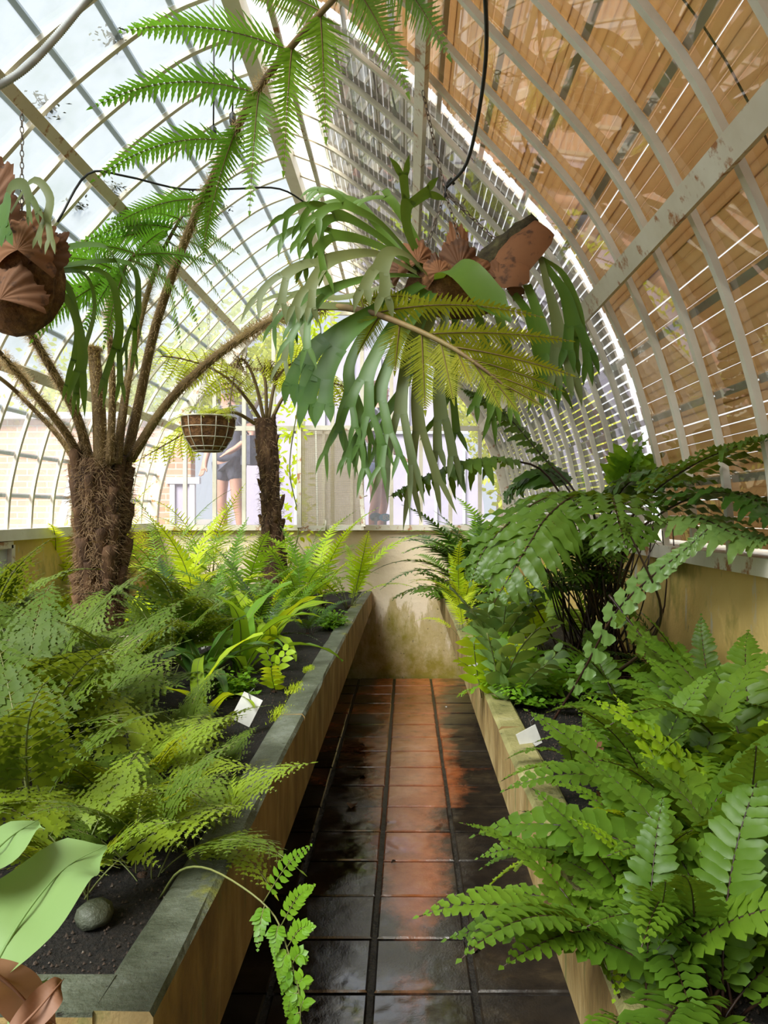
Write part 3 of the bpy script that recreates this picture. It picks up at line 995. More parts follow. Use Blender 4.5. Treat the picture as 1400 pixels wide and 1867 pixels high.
# white tarpaulin lean-to with raking props
lt = thing('lean_to', 'white sheeted lean-to with raking props outside the left glass', 'shelter', (-5.0, 7.0, 1.12))
mb = MB(); mb.box((-7.5, 7.6, 1.12), (-4.2, 7.65, 2.25)); mb.build('sheet', M['lav'], lt, lt.location, smooth=False)
for (a, c) in (((-4.9, 7.3, 1.12), (-4.15, 7.3, 2.15)), ((-4.5, 7.3, 1.12), (-4.3, 7.3, 2.1)), ((-6.1, 7.3, 1.12), (-5.7, 7.3, 2.7)), ((-3.5, 7.6, 1.12), (-3.25, 7.6, 2.0)), ((-3.05, 7.6, 1.12), (-3.25, 7.6, 2.0))):
    mb = MB(); mb.bar(V(a), V(c), .08, .05, V((0, 1, 0))); mb.build('prop', M['white'], lt, lt.location, smooth=False)
mb = MB(); mb.box((-7.5, 7.55, 2.25), (-4.1, 7.7, 2.31)); mb.build('rail', M['white'], lt, lt.location, smooth=False)


def tree(label, loc, z, rx, rz, n, seed, size=.16):
    r = random.Random(seed)
    root = thing('garden_tree', label, 'tree', loc, 'garden trees outside')
    mb = MB(); mb.tube(catmull([V((0, 0, 0)), V((.06, 0, (z - loc[2]) * .5)), V((0, 0, z - loc[2]))], 6), [.14, .13, .12, .1, .08, .06, .04], 8)
    for k in range(5):
        a = k * 1.256 + r.random()
        mb.tube(catmull([V((0, 0, (z - loc[2]) * .55)), V((math.cos(a) * rx * .35, math.sin(a) * rx * .35, (z - loc[2]) * .85)), V((math.cos(a) * rx * .7, math.sin(a) * rx * .7, z - loc[2] + rz * .2))], 5), [.06, .05, .04, .03, .02, .01], 5)
    mb.build('trunk', M['bark'], root)
    f = MB()
    clumps = []
    for _ in range(26):
        u = V((r.gauss(0, 1), r.gauss(0, 1), r.gauss(0, 1))).normalized() * r.uniform(.45, 1.0)
        clumps.append(V((u.x * rx, u.y * rx, z - loc[2] + u.z * rz)))
    for _ in range(n):
        c = r.choice(clumps)
        p = c + V((r.gauss(0, 1), r.gauss(0, 1), r.gauss(0, 1))) * (rx * .16)
        d = V((r.gauss(0, 1), r.gauss(0, 1), r.gauss(0, .7))).normalized()
        f.blade(p, d, d.orthogonal(), size * r.uniform(.6, 1.3), size * .28, 2, 'oval', .3)
    f.build('foliage', M['foliage'], root, kind='stuff')


tree('light green garden tree left of centre beyond the end window', (-3.3, 15, 1.12), 4.4, 1.5, 1.3, 3500, 4)
tree('light green garden tree at the right beyond the end window', (1.9, 15.5, 1.12), 3.5, 1.5, 1.6, 3500, 5)
tree('dense shrubby tree low behind the right end of the far window', (2.35, 12.2, 1.12), 2.3, 1.05, 1.0, 3000, 6)
tree('bushy tree rising behind the brick outbuilding', (-5.6, 14.5, 1.12), 3.6, 1.9, 1.1, 3500, 7)
tree('bluish tree behind the sheeted lean-to', (-7.6, 11.0, 1.12), 2.9, 1.7, 1.0, 3000, 8)

# ------------------------------------------------------------------ fern builders
DOWN = V((0, 0, -1))


def arc_path(L, e0, e1, n, bend=0.0, power=1.0):
    """points from the origin running out along +X, elevation going from e0 to e1 degrees"""
    p = V((0, 0, 0)); out = [p.copy()]
    for i in range(n):
        t = (i + 0.5) / n
        e = math.radians(e0 + (e1 - e0) * t ** power)
        a = bend * t
        p = p + V((math.cos(e) * math.cos(a), math.cos(e) * math.sin(a), math.sin(e))) * (L / n)
        out.append(p.copy())
    return out


def frame(pts, i, up):
    t = (pts[min(i + 1, len(pts) - 1)] - pts[max(i - 1, 0)]).normalized()
    s = t.cross(up)
    if s.length < 1e-3:
        s = t.orthogonal()
    s.normalize()
    return t, s, s.cross(t).normalized()


def at(pts, t):
    u = t * (len(pts) - 1)
    k = min(int(u), len(pts) - 2)
    return pts[k].lerp(pts[k + 1], u - k), min(k + (1 if u - k > .5 else 0), len(pts) - 1)


def plen(t, kind):
    if kind == 'lance':
        return (0.45 + 0.55 * min(1, t / 0.3)) * max(0.04, (1 - t)) ** 0.62
    if kind == 'tri':
        return max(0.03, 1 - t) ** 0.85
    if kind == 'even':
        return (0.7 + 0.3 * min(1, t / 0.15)) * max(0.05, 1 - t ** 4) ** 0.6
    if kind == 'sword':
        return (0.6 + 0.4 * min(1, t / 0.25)) * max(0.05, 1 - t ** 2.6) ** 0.8
    return 1.0


def frond(mb, pts, up, t0, n, pl, shape, pw, leaf_kw, ang=70, droop=0.2, r0=0.004, r1=0.0012, rng=None, rach_n=5, mi_r=1, mi_l=0, sub=None, fold=0.1, terminal=True):
    """rachis through pts and n pairs of pinnae from t0 to the tip; sub = settings of pinnules for a twice-cut frond"""
    rng = rng or random.Random(1)
    k = len(pts)
    mb.tube(pts, [r0 + (r1 - r0) * i / (k - 1) for i in range(k)], rach_n, mi_r)
    for i in range(n):
        u = (i + 0.5) / n
        t = t0 + (0.985 - t0) * u
        p, idx = at(pts, t)
        T, S, N = frame(pts, idx, up)
        for sg in (-1, 1):
            L = pl * plen(u, shape) * rng.uniform(.9, 1.08)
            a = math.radians(ang - 22 * u + rng.uniform(-6, 6))
            d = (S * (sg * math.sin(a)) + T * math.cos(a) + N * rng.uniform(fold - .1, fold + .1)).normalized()
            pp = p + T * (sg * pl * 0.02)
            if sub is None:
                mb.blade(pp, d, N + S * (sg * rng.uniform(-.15, .25)), L, pw * (0.55 + 0.45 * plen(u, shape)), droop=droop * rng.uniform(.5, 1.5), mi=mi_l, **leaf_kw)
            else:
                m = max(2, int(sub['n'] * L / pl + .5))
                sp = []
                for q in range(5):
                    v_ = q / 4
                    sp.append(pp + d * (L * v_) - N * (droop * L * v_ * v_ * .5))
                mb.tube(sp, [r1 * 1.0, r1 * .9, r1 * .8, r1 * .6, r1 * .4], 3, mi_r, cap=False)
                for j in range(m):
                    w_ = (j + .6) / m
                    c, ix = at(sp, min(.999, w_))
                    T2, S2, N2 = frame(sp, ix, N)
                    for s2 in (-1, 1):
                        l2 = sub['len'] * (L / pl) ** .5 * plen(w_, sub.get('shape', 'tri')) * rng.uniform(.85, 1.1)
                        a2 = math.radians(sub.get('ang', 55) + rng.uniform(-6, 6))
                        d2 = (S2 * (s2 * math.sin(a2)) + T2 * math.cos(a2) + N2 * rng.uniform(-.12, .12)).normalized()
                        mb.blade(c, d2, N2, l2, l2 * sub.get('wr', .26), droop=rng.uniform(0, .3), mi=mi_l, **sub['kw'])
    if terminal:
        T, S, N = frame(pts, k - 1, up)
        mb.blade(pts[-1], T, N, pl * .18, pw * .5, 3, 'lance', mi=mi_l)


UP = V((0, 0, 1))


def variants(name, count, maker, mats):
    """hidden-from-nothing mesh data blocks; objects made from them on demand"""
    out = []
    for i in range(count):
        mb = MB(); maker(mb, random.Random(hash(name) % 1000 * 0 + 31 * i + len(name)), i)
        pair = []
        for k in (0, 1):
            fs = [f for f, q in zip(mb.f, mb.m) if q == k]
            used = sorted({i for f in fs for i in f}); idx = {v: j for j, v in enumerate(used)}
            me = bpy.data.meshes.new(name if k == 0 else 'rachis')
            me.from_pydata([tuple(mb.v[i]) for i in used], [], [tuple(idx[i] for i in f) for f in fs])
            me.materials.append(mats[k])
            me.polygons.foreach_set('use_smooth', [True] * len(me.polygons))
            me.update()
            pair.append(me)
        out.append(pair)
    return out


def put(me, parent, name, loc=(0, 0, 0), az=0.0, scale=1.0, tilt=0.0, roll=0.0):
    o = bpy.data.objects.new(name, me[0])
    col.objects.link(o)
    o.parent = parent
    o.location = loc
    rc = bpy.data.objects.new('rachis', me[1])
    col.objects.link(rc)
    rc.parent = o
    if name == 'spray':
        o['kind'] = 'stuff'
    o.rotation_euler = Matrix.Rotation(az, 3, 'Z').to_euler() if not (tilt or roll) else (Matrix.Rotation(az, 3, 'Z') @ Matrix.Rotation(-tilt, 3, 'Y') @ Matrix.Rotation(roll, 3, 'X')).to_euler()
    o.scale = (scale, scale, scale)
    return o


def mk_lacy(mb, r, i):
    e0, e1 = [(78, -10), (60, -25), (70, 5), (48, -40)][i % 4]
    pts = arc_path(1.0, e0 + r.uniform(-5, 5), e1 + r.uniform(-8, 8), 14, r.uniform(-.3, .3))
    frond(mb, pts, UP, .34, 11, .34, 'tri', .02, {}, ang=68, droop=.35, r0=.0055, r1=.0018, rng=r,
          sub=dict(n=8, len=.105, ang=56, wr=.46, shape='tri', kw=dict(segs=6, prof='lance', teeth=.45, cup=.12)))


def mk_sword(mb, r, i):
    e0, e1 = [(72, -25), (55, -35), (80, 20), (40, -45), (65, -5)][i % 5]
    pts = arc_path(1.0, e0, e1, 14, r.uniform(-.35, .35))
    frond(mb, pts, UP, .16, 21, .150, 'sword', .027, dict(segs=6, prof='oblong', cup=.22, teeth=.10, wave=.004, wk=2), ang=78, droop=.35, r0=.006, r1=.002, rng=r, fold=.22)


def mk_nephro(mb, r, i):
    e0, e1 = [(82, 15), (68, -15), (75, -5), (60, -30)][i % 4]
    pts = arc_path(1.0, e0, e1, 14, r.uniform(-.3, .3))
    frond(mb, pts, UP, .20, 22, .17, 'lance', .017, dict(segs=4, prof='fin', cup=.15), ang=70, droop=.25, r0=.0045, r1=.0015, rng=r)


def mk_feather(mb, r, i):
    e0, e1 = [(84, 20), (70, -10), (78, -30)][i % 3]
    pts = arc_path(1.0, e0, e1, 14, r.uniform(-.4, .4))
    frond(mb, pts, UP, .25, 20, .20, 'lance', .006, dict(segs=3, prof='fin', cup=.1), ang=62, droop=.5, r0=.0035, r1=.0012, rng=r)


def mk_poly(mb, r, i):
    e0, e1 = [(50, -30), (35, -45), (60, -10), (25, -40)][i % 4]
    pts = arc_path(1.0, e0, e1, 14, r.uniform(-.3, .3))
    frond(mb, pts, UP, .06, 14, .36, 'even', .028, dict(segs=12, prof='wavy', cup=.12, wave=.006, wk=3, teeth=.12), ang=72, droop=.5, r0=.0045, r1=.0015, rng=r)


def mk_strap(mb, r, i):
    e0, e1 = [(75, -25), (60, -45), (80, 5)][i % 3]
    pts = arc_path(1.0, e0, e1, 12, r.uniform(-.5, .5))
    rows = []
    for k, p in enumerate(pts):
        t = k / 12
        T, S, N = frame(pts, k, UP)
        w = .085 * p_strap(t) * (1 if t > .12 else t / .12 * .8 + .1)
        wv = .012 * math.sin(t * 19 + i)
        rows.append((p - S * w + N * (w * .25 + wv), p, p + S * w + N * (w * .25 - wv)))
    mb.quadstrip(rows, 0)
    mb.tube(pts, [.006 - .0045 * k / 12 for k in range(13)], 4, 1)


def mk_bip(mb, r, i):
    """feathery twice-cut frond for the small tree fern and the basket fern"""
    e0, e1 = [(62, -35), (50, -50), (72, -15), (40, -40)][i % 4]
    pts = arc_path(1.0, e0, e1, 16, r.uniform(-.2, .2))
    frond(mb, pts, UP, .22, 15, .30, 'lance', .02, {}, ang=74, droop=.5, r0=.009, r1=.002, rng=r,
          sub=dict(n=13, len=.052, ang=66, wr=.20, shape='even', kw=dict(segs=3, prof='fin', cup=.1)))


def mk_maiden(mb, r, i):
    for b_ in range(7):
        a = b_ * .9 + r.random()
        pts = arc_path(r.uniform(.5, 1.0), r.uniform(50, 85), r.uniform(-30, 20), 6)
        R_ = Matrix.Rotation(a, 3, 'Z')
        pts = [R_ @ p for p in pts]
        mb.tube(pts, .004, 3, 1, cap=False)
        for k in range(16):
            p, ix = at(pts, r.uniform(.25, 1))
            d = V((r.gauss(0, 1), r.gauss(0, 1), r.uniform(-.2, .5))).normalized()
            mb.blade(p + d * .03, d, V((r.uniform(-.4, .4), r.uniform(-.4, .4), 1)), .15, .055, 3, 'oval', .3, mi=0)


def mk_leafy(mb, r, i):
    pts = arc_path(1.0, r.uniform(55, 85), r.uniform(-10, 40), 8, r.uniform(-.4, .4))
    mb.tube(pts, .008, 4, 1)
    for k in range(11):
        t = .15 + .83 * k / 10
        p, ix = at(pts, t)
        T, S, N = frame(pts, ix, UP)
        d = (S * (1 if k % 2 else -1) + T * .5 + N * .2).normalized()
        mb.blade(p, d, N, r.uniform(.22, .34), .075, 5, 'oval', .5, .15, mi=0)


def species(name, count, maker, m_leaf, m_stem):
    return variants(name, count, maker, [M[m_leaf], M[m_stem]])


SP = {
    'lacy': species('frond', 4, mk_lacy, 'lacy', 'stipe_g'),
    'lacy_y': species('frond', 4, mk_lacy, 'lacy2', 'stipe_g'),
    'sword': species('frond', 5, mk_sword, 'sword', 'darkstem'),
    'sword_lime': species('frond', 5, mk_sword, 'swordlime', 'stipe_g'),
    'nephro': species('frond', 4, mk_nephro, 'bright', 'stipe_g'),
    'nephro_m': species('frond', 4, mk_nephro, 'mid', 'stipe_g'),
    'nephro_d': species('frond', 4, mk_nephro, 'dark', 'darkstem'),
    'nephro_l': species('frond', 4, mk_nephro, 'lime', 'stipe_g'),
    'feather': species('frond', 3, mk_feather, 'mid', 'stipe_g'),
    'feather_l': species('frond', 3, mk_feather, 'bright', 'stipe_g'),
    'poly': species('frond', 4, mk_poly, 'polypod', 'darkstem'),
    'poly_b': species('frond', 4, mk_poly, 'blue', 'stipe_g'),
    'poly_m': species('frond', 4, mk_poly, 'mid', 'darkstem'),
    'strap': species('leaf', 3, mk_strap, 'mid', 'stipe_g'),
    'strap_b': species('leaf', 3, mk_strap, 'bright', 'stipe_g'),
    'strap_d': species('leaf', 3, mk_strap, 'dark', 'stipe_g'),
    'bip': species('frond', 4, mk_bip, 'small_leaf', 'stipe'),
    'maiden': species('spray', 3, mk_maiden, 'lime', 'darkstem'),
    'maiden_m': species('spray', 3, mk_maiden, 'mid', 'darkstem'),
    'leafy': species('shoot', 3, mk_leafy, 'bright', 'stipe_g'),
    'leafy_b': species('shoot', 3, mk_leafy, 'blue', 'stipe_g'),
}


def _rootstock():
    mb = MB(); rr = random.Random(3); rows = []
    for i in range(6):
        ph = math.pi * .5 * (1 - i / 5)
        rows.append([V((math.cos(6.2832 * k / 10) * .026 * math.sin(ph + .02) * (1 + .2 * math.sin(k % 10 * 2.3)), math.sin(6.2832 * k / 10) * .026 * math.sin(ph + .02), .034 * math.cos(ph) - .006 + rr.uniform(-.002, .002))) for k in range(11)])
    mb.quadstrip(rows)
    for _ in range(50):
        a = rr.random() * 6.283; p = V((math.cos(a) * .02, math.sin(a) * .02, rr.uniform(0, .02)))
        mb.blade(p, V((math.cos(a), math.sin(a), rr.uniform(.2, 1.4))), V((0, 0, 1)), .02, .0015, 2, 'fin')
    me = bpy.data.meshes.new('rootstock'); me.from_pydata([tuple(p) for p in mb.v], [], mb.f); me.materials.append(M['trunk']); me.update()
    return me


ROOTSTOCK = _rootstock()


def fern(name, label, cat, loc, sp, n, size, seed, group=None, az=None, spread=6.283, tilt=(-.15, .35), svar=.25, jitter=.03):
    r = random.Random(seed)
    root = thing(name, label, cat, loc, group)
    pname = {'strap': 'leaf', 'maide': 'spray', 'leafy': 'shoot'}.get(sp[:5], 'frond')
    a0 = r.random() * 6.28 if az is None else az
    rs = bpy.data.objects.new('rootstock', ROOTSTOCK); col.objects.link(rs); rs.parent = root
    rs.scale = [max(.5, size * 2.2)] * 3; rs.rotation_euler = (0, 0, a0)
    for i in range(n):
        a = a0 + spread * ((i + r.uniform(-.3, .3)) / n - .5)
        sz = size * r.uniform(1 - svar, 1 + svar * .6)
        for _ in range(12):
            tx, ty = loc[0] + math.cos(a) * sz * .78, loc[1] + math.sin(a) * sz * .78
            if -2.30 < tx < .92 and ty < 6.88:
                break
            a = r.random() * 6.283
        else:
            sz *= .6
        put(SP[sp][i % len(SP[sp])], root, pname, (r.uniform(-jitter, jitter), r.uniform(-jitter, jitter), 0), a, sz, r.uniform(*tilt), r.uniform(-.25, .25))
    return root


def bedL(px, py, z=.84):
    d = FPX * (CAM_H - z) / (py - 934.0)
    return P(px, py, d)


def bedR(px, py, z=.885):
    d = FPX * (CAM_H - z) / (py - 934.0)
    return P(px, py, d)


# ------------------------------------------------------------------ the big tree fern
def hairs(mb, pts, r0, n, L, rng, mi=0, t0=0, t1=1):
    k = len(pts)
    for _ in range(n):
        t = rng.uniform(t0, t1)
        p, ix = at(pts, t)
        T, S, N = frame(pts, ix, V((.1, .2, 1)))
        a = rng.random() * 6.283
        d = (S * math.cos(a) + N * math.sin(a))
        b0 = p + d * (r0 * .9)
        d2 = (d + T * rng.uniform(-.3, .5) + V((rng.gauss(0, .3), rng.gauss(0, .3), rng.gauss(0, .3)))).normalized()
        l = L * rng.uniform(.4, 1.2)
        w = T.cross(d2).normalized() * .0011
        i = len(mb.v)
        mid = b0 + d2 * (l * .55)
        tip = b0 + d2 * l + V((rng.gauss(0, .2), rng.gauss(0, .2), rng.gauss(-.1, .2))) * l
        mb.v += [b0 - w, b0 + w, mid + w * .7, mid - w * .7, tip]
        mb.f += [(i, i + 1, i + 2, i + 3), (i + 3, i + 2, i + 4)]; mb.m += [mi, mi]


def trunk(root, base, top, r_bot, r_top, n_fib, n_stub, seed, fib_len=.07):
    r = random.Random(seed)
    o = root.location
    from mathutils import noise as mn
    pts = catmull([base, base.lerp(top, .5) + V((.012, 0, 0)), top], 22)
    mb = MB(); base_i = 0; n = 18
    rows = []
    for i, p in enumerate(pts):
        t = i / 22
        rad = r_bot + (r_top - r_bot) * t + .012 * math.sin(t * 9)
        row = []
        for k in range(n + 1):
            a = 2 * math.pi * (k % n) / n
            rr = rad * (1 + .22 * mn.noise(V((math.cos(a) * 2.2, math.sin(a) * 2.2, t * 7 + seed))) + .10 * mn.noise(V((math.cos(a) * 6, math.sin(a) * 6, t * 22))))
            row.append(p + V((math.cos(a) * rr, math.sin(a) * rr, 0)))
        rows.append(row)
    mb.quadstrip(rows)
    j = len(mb.v); mb.v += [V(p) for p in rows[-1][:-1]]; mb.f.append(tuple(range(j, j + n))); mb.m.append(0)
    tr = mb.build('trunk', M['trunk'], root, o)
    for i in range(n_stub):
        t = (i + .5) / n_stub
        a = i * 2.399 + r.uniform(-.3, .3)
        p, ix = at(pts, t)
        rad = r_bot + (r_top - r_bot) * t
        d = V((math.cos(a), math.sin(a), 0))
        L = r.uniform(.8, 1.4) * r_top * 1.25
        w = r.uniform(.16, .25) * r_top * 1.2
        s = MB()
        path = [p + d * (rad * .72) - V((0, 0, L * .6)), p + d * (rad * .98) - V((0, 0, L * .1)), p + d * (rad * 1.10 + L * .08) + V((0, 0, L * .55))]
        s.tube(catmull(path, 5), [w * .8, w * 1.1, w * 1.1, w, w * .95, w * .9], 9)
        for q in s.v:
            e = (q - p).dot(d); q -= d * ((e - rad) * .12)
            q += V((r.gauss(0, .003), r.gauss(0, .003), r.gauss(0, .006)))
        s.build('leaf_base', M['stub'], root, o)
    f = MB()
    for _ in range(n_fib):
        t = r.random()
        p, ix = at(pts, t)
        a = r.random() * 6.283
        rad = (r_bot + (r_top - r_bot) * t) * r.uniform(.98, 1.15)
        d = V((math.cos(a), math.sin(a), 0)); tn = V((-math.sin(a), math.cos(a), 0))
        b0 = p + d * rad
        l = fib_len * r.uniform(.4, 1.2)
        dir1 = (d * r.uniform(.1, .8) + tn * r.gauss(0, .7) + V((0, 0, r.gauss(-.3, .6)))).normalized()
        dir2 = (dir1 + V((r.gauss(0, .5), r.gauss(0, .5), r.gauss(-.4, .5)))).normalized()
        w = dir1.cross(d).normalized() * .0013 if dir1.cross(d).length > 1e-4 else tn * .0013
        i = len(f.v)
        m1 = b0 + dir1 * (l * .5); m2 = m1 + dir2 * (l * .5)
        f.v += [b0 - w, b0 + w, m1 + w, m1 - w, m2]
        f.f += [(i, i + 1, i + 2, i + 3), (i + 3, i + 2, i + 4)]; f.m += [0, 0]
    f.build('root_fibre', M['fibre'], root, o, kind='stuff')
    return pts


def pinna(mb, p0, p1, p2, wid, n, nrm, rng, mi_l=0, mi_r=1, teeth=.30, ang=64, wr=.30):
    """one feather of a tree-fern frond on the curve p0 p1 p2"""
    pts = []
    for i in range(13):
        t = i / 12
        pts.append(p0 * (1 - t) ** 2 + p1 * (2 * t * (1 - t)) + p2 * t * t)
    mb.tube(pts, [.0032 - .0024 * i / 12 for i in range(13)], 4, mi_r, cap=False)
    total = sum((pts[i + 1] - pts[i]).length for i in range(12))
    for i in range(n):
        u = (i + .3) / n
        p, ix = at(pts, min(.995, .03 + .96 * u))
        T, S, N = frame(pts, ix, nrm)
        prof_ = min(1, .55 + u * 3.5) * max(.05, 1 - u ** 1.7) ** .75
        for sg in (-1, 1):
            L = wid * prof_ * rng.uniform(.92, 1.06)
            a = math.radians(ang - 14 * u + rng.uniform(-4, 4))
            d = (S * (sg * math.sin(a)) + T * math.cos(a) - N * rng.uniform(-.02, .18)).normalized()
            mb.blade(p, d, N, L, min(total / n * .50, L * wr * 2.0), segs=8, prof='fin', droop=rng.uniform(0, .35), cup=.12, teeth=teeth, mi=mi_l)
    T, S, N = frame(pts, 12, nrm)
    mb.blade(pts[-1], T, N, wid * .25, wid * .06, 3, 'fin', mi=mi_l)


CAMP = V((0, 0, CAM_H))


def big_frond(root, path, r0, r1, pins, leafm, hairn, stipe_m='stipe', pwid=.085, nn=26, seed=1, hair_t1=.6, width_by=None):
    """path: [(px,py,d)]; pins: [(t on the stem, tip px,py,d, sag, side)], each feather an object of its own"""
    r = random.Random(seed)
    o = root.location
    pts = catmull([P(*q) for q in path], 36)
    mb = MB(); mb.tube(pts, [r0 + (r1 - r0) * (i / 36) ** .7 for i in range(37)], 8)
    fr = mb.build('frond', M[stipe_m], root, o)
    h = MB(); hairs(h, pts, r0 * .75, hairn * 3, .032, r, t1=hair_t1)
    h.build('stipe_hair', M['hair'], fr, o, kind='stuff')
    for q in pins:
        t, tx, ty, td, sag = q[:5]
        wid = q[5] if len(q) > 5 else pwid
        mname = q[6] if len(q) > 6 else leafm
        p0, ix = at(pts, t)
        p2 = P(tx, ty, td)
        mid = (p0 + p2) / 2 + V((0, 0, 1)) * (sag * (p2 - p0).length)
        view = (CAMP - mid).normalized()
        nrm = (view * .62 * (1 if view.z > -.2 else -1) + V((0, 0, 1)) * .5)
        nrm = (view * -1.0 + V((0, 0, .9))).normalized() if mid.z > CAM_H + .25 else (view * .5 + V((0, 0, .8))).normalized()
        nrm = (nrm + V((r.uniform(-.15, .15), r.uniform(-.15, .15), 0))).normalized()
        m = MB(); pinna(m, p0, mid, p2, wid * 1.3, nn, nrm, r)
        m.build('pinna', [M[mname], M[stipe_m]], fr, o)
    return fr


TD = 4.0
tb = P(180, 1168, TD); tb.z = .83
tt = P(184, 838, TD)
tf = thing('tree_fern', 'big tree fern with thick shaggy brown trunk on the left bench', 'tree fern', tb)
trunk(tf, tb, tt, .098, .128, 6500, 44, 21)

# upright frond that leans over the path, out of the top of the picture
big_frond(tf, [(228, 846, 4.0), (252, 740, 3.96), (285, 590, 3.75), (345, 420, 3.5), (412, 275, 3.2), (470, 165, 3.0), (540, 75, 2.8), (612, -5, 2.62), (700, -90, 2.25), (800, -170, 1.9)], .030, .007, [
    (.375, 188, 424, 3.55, .16, .075), (.40, 372, 470, 3.5, .10, .07), (.46, 172, 328, 3.35, .20, .085), (.49, 372, 440, 3.2, .20, .07),
    (.55, 168, 196, 3.15, .20, .095), (.56, 455, 385, 3.0, .22, .08), (.645, 222, 58, 3.0, .14, .105), (.655, 517, 312, 2.85, .22, .09),
    (.74, 440, -20, 2.8, .12, .10), (.735, 594, 250, 2.75, .25, .095), (.80, 560, -70, 2.7, .1, .10), (.815, 742, 168, 2.55, .20, .095),
    (.87, 816, 100, 2.25, .18, .095), (.89, 690, -150, 2.1, .1, .09)], 'tree_leaf', 1100, seed=3)

# frond arching right across the path in front of the staghorn
big_frond(tf, [(238, 838, 3.98), (300, 742, 3.85), (372, 668, 3.6), (450, 610, 3.3), (520, 575, 3.0), (592, 560, 2.72), (665, 568, 2.5), (745, 596, 2.36), (820, 632, 2.28), (880, 672, 2.22), (935, 716, 2.2)], .027, .004, [
    (.475, 518, 462, 2.95, -.03, .045, 'tree_yel'), (.56, 800, 560, 2.42, .22, .05, 'tree_yel'), (.60, 640, 512, 2.62, .15, .045, 'tree_yel'),
    (.62, 985, 578, 2.3, .12, .055, 'tree_yel'), (.635, 655, 640, 2.48, .08, .055, 'tree_yel'), (.68, 720, 676, 2.42, .06, .065),
    (.73, 775, 748, 2.36, .05, .07), (.74, 1038, 622, 2.2, .06, .055, 'tree_yel'), (.775, 826, 728, 2.3, .06, .07), (.80, 1040, 684, 2.15, .05, .055),
    (.82, 858, 700, 2.26, .05, .05), (.86, 1022, 712, 2.15, .05, .045), (.87, 912, 744, 2.22, .05, .045), (.91, 945, 752, 2.2, .04, .035), (.92, 1010, 728, 2.15, .03, .035), (.965, 990, 742, 2.15, .03, .03)],
    'tree_yel', 800, seed=5, nn=30, hair_t1=.5)

# inner fronds whose feathers fan out over the crown
big_frond(tf, [(212, 846, 3.9), (232, 700, 3.95), (262, 560, 4.05), (292, 470, 4.1), (318, 418, 4.15), (345, 375, 4.2)], .027, .006, [
    (.60, 330, 632, 3.7, .12, .07), (.64, 362, 598, 3.75, .12, .07), (.70, 404, 548, 3.8, .14, .08), (.76, 432, 510, 3.85, .12, .08), (.82, 432, 462, 3.9, .10, .08),
    (.90, 400, 400, 4.0, .12, .07), (.66, 150, 560, 3.6, .18, .09), (.74, 40, 552, 3.55, .26, .10), (.80, 110, 470, 3.6, .2, .10), (.88, 200, 400, 3.8, .15, .09), (.96, 300, 360, 4.1, .1, .07)],
    'tree_leaf', 800, seed=7)
big_frond(tf, [(200, 846, 3.88), (205, 720, 3.8), (200, 600, 3.7), (205, 540, 3.6), (225, 490, 3.5), (255, 455, 3.42)], .024, .006, [
    (.66, 20, 580, 3.3, .22, .10), (.72, 60, 620, 3.3, .2, .09), (.76, 110, 470, 3.35, .16, .10), (.80, 150, 610, 3.3, .16, .09), (.84, 190, 630, 3.3, .12, .08), (.88, 330, 540, 3.3, .14, .09),
    (.93, 380, 480, 3.3, .12, .09), (.95, 160, 450, 3.4, .14, .09), (.98, 300, 420, 3.35, .1, .08)], 'tree_leaf', 700, seed=9)
# stipes that run out of the picture on the left
big_frond(tf, [(165, 850, 3.95), (140, 760, 3.85), (92, 670, 3.65), (40, 585, 3.4), (-20, 500, 3.15), (-110, 400, 2.95), (-230, 330, 2.8)], .029, .008, [
    (.62, 40, 420, 3.3, .1, .09), (.74, -60, 600, 3.0, .1, .09), (.86, -200, 520, 2.8, .1, .09)], 'tree_leaf', 900, seed=11)
big_frond(tf, [(152, 852, 3.95), (120, 790, 3.85), (60, 715, 3.65), (0, 645, 3.4), (-80, 575, 3.2), (-200, 540, 3.0)], .026, .008, [(.78, -100, 720, 3.1, .1, .09)], 'tree_leaf', 800, seed=13)
big_frond(tf, [(146, 858, 4.0), (110, 800, 3.95), (50, 735, 3.85), (0, 690, 3.7), (-80, 640, 3.6)], .018, .008, [], 'tree_leaf', 500, seed=15)
# unopened hairy crozier standing in the middle
pts = catmull([P(184, 850, 3.9), P(180, 740, 3.86), P(172, 650, 3.84), P(172, 634, 3.84)], 20)
mb = MB(); mb.tube(pts, [.036 - .010 * i / 20 for i in range(20)] + [.012], 8); cz = mb.build('crozier', M['stipe'], tf, tb)
h = MB(); hairs(h, pts, .028, 3000, .032, random.Random(4)); h.build('stipe_hair', M['hair'], cz, tb, kind='stuff')

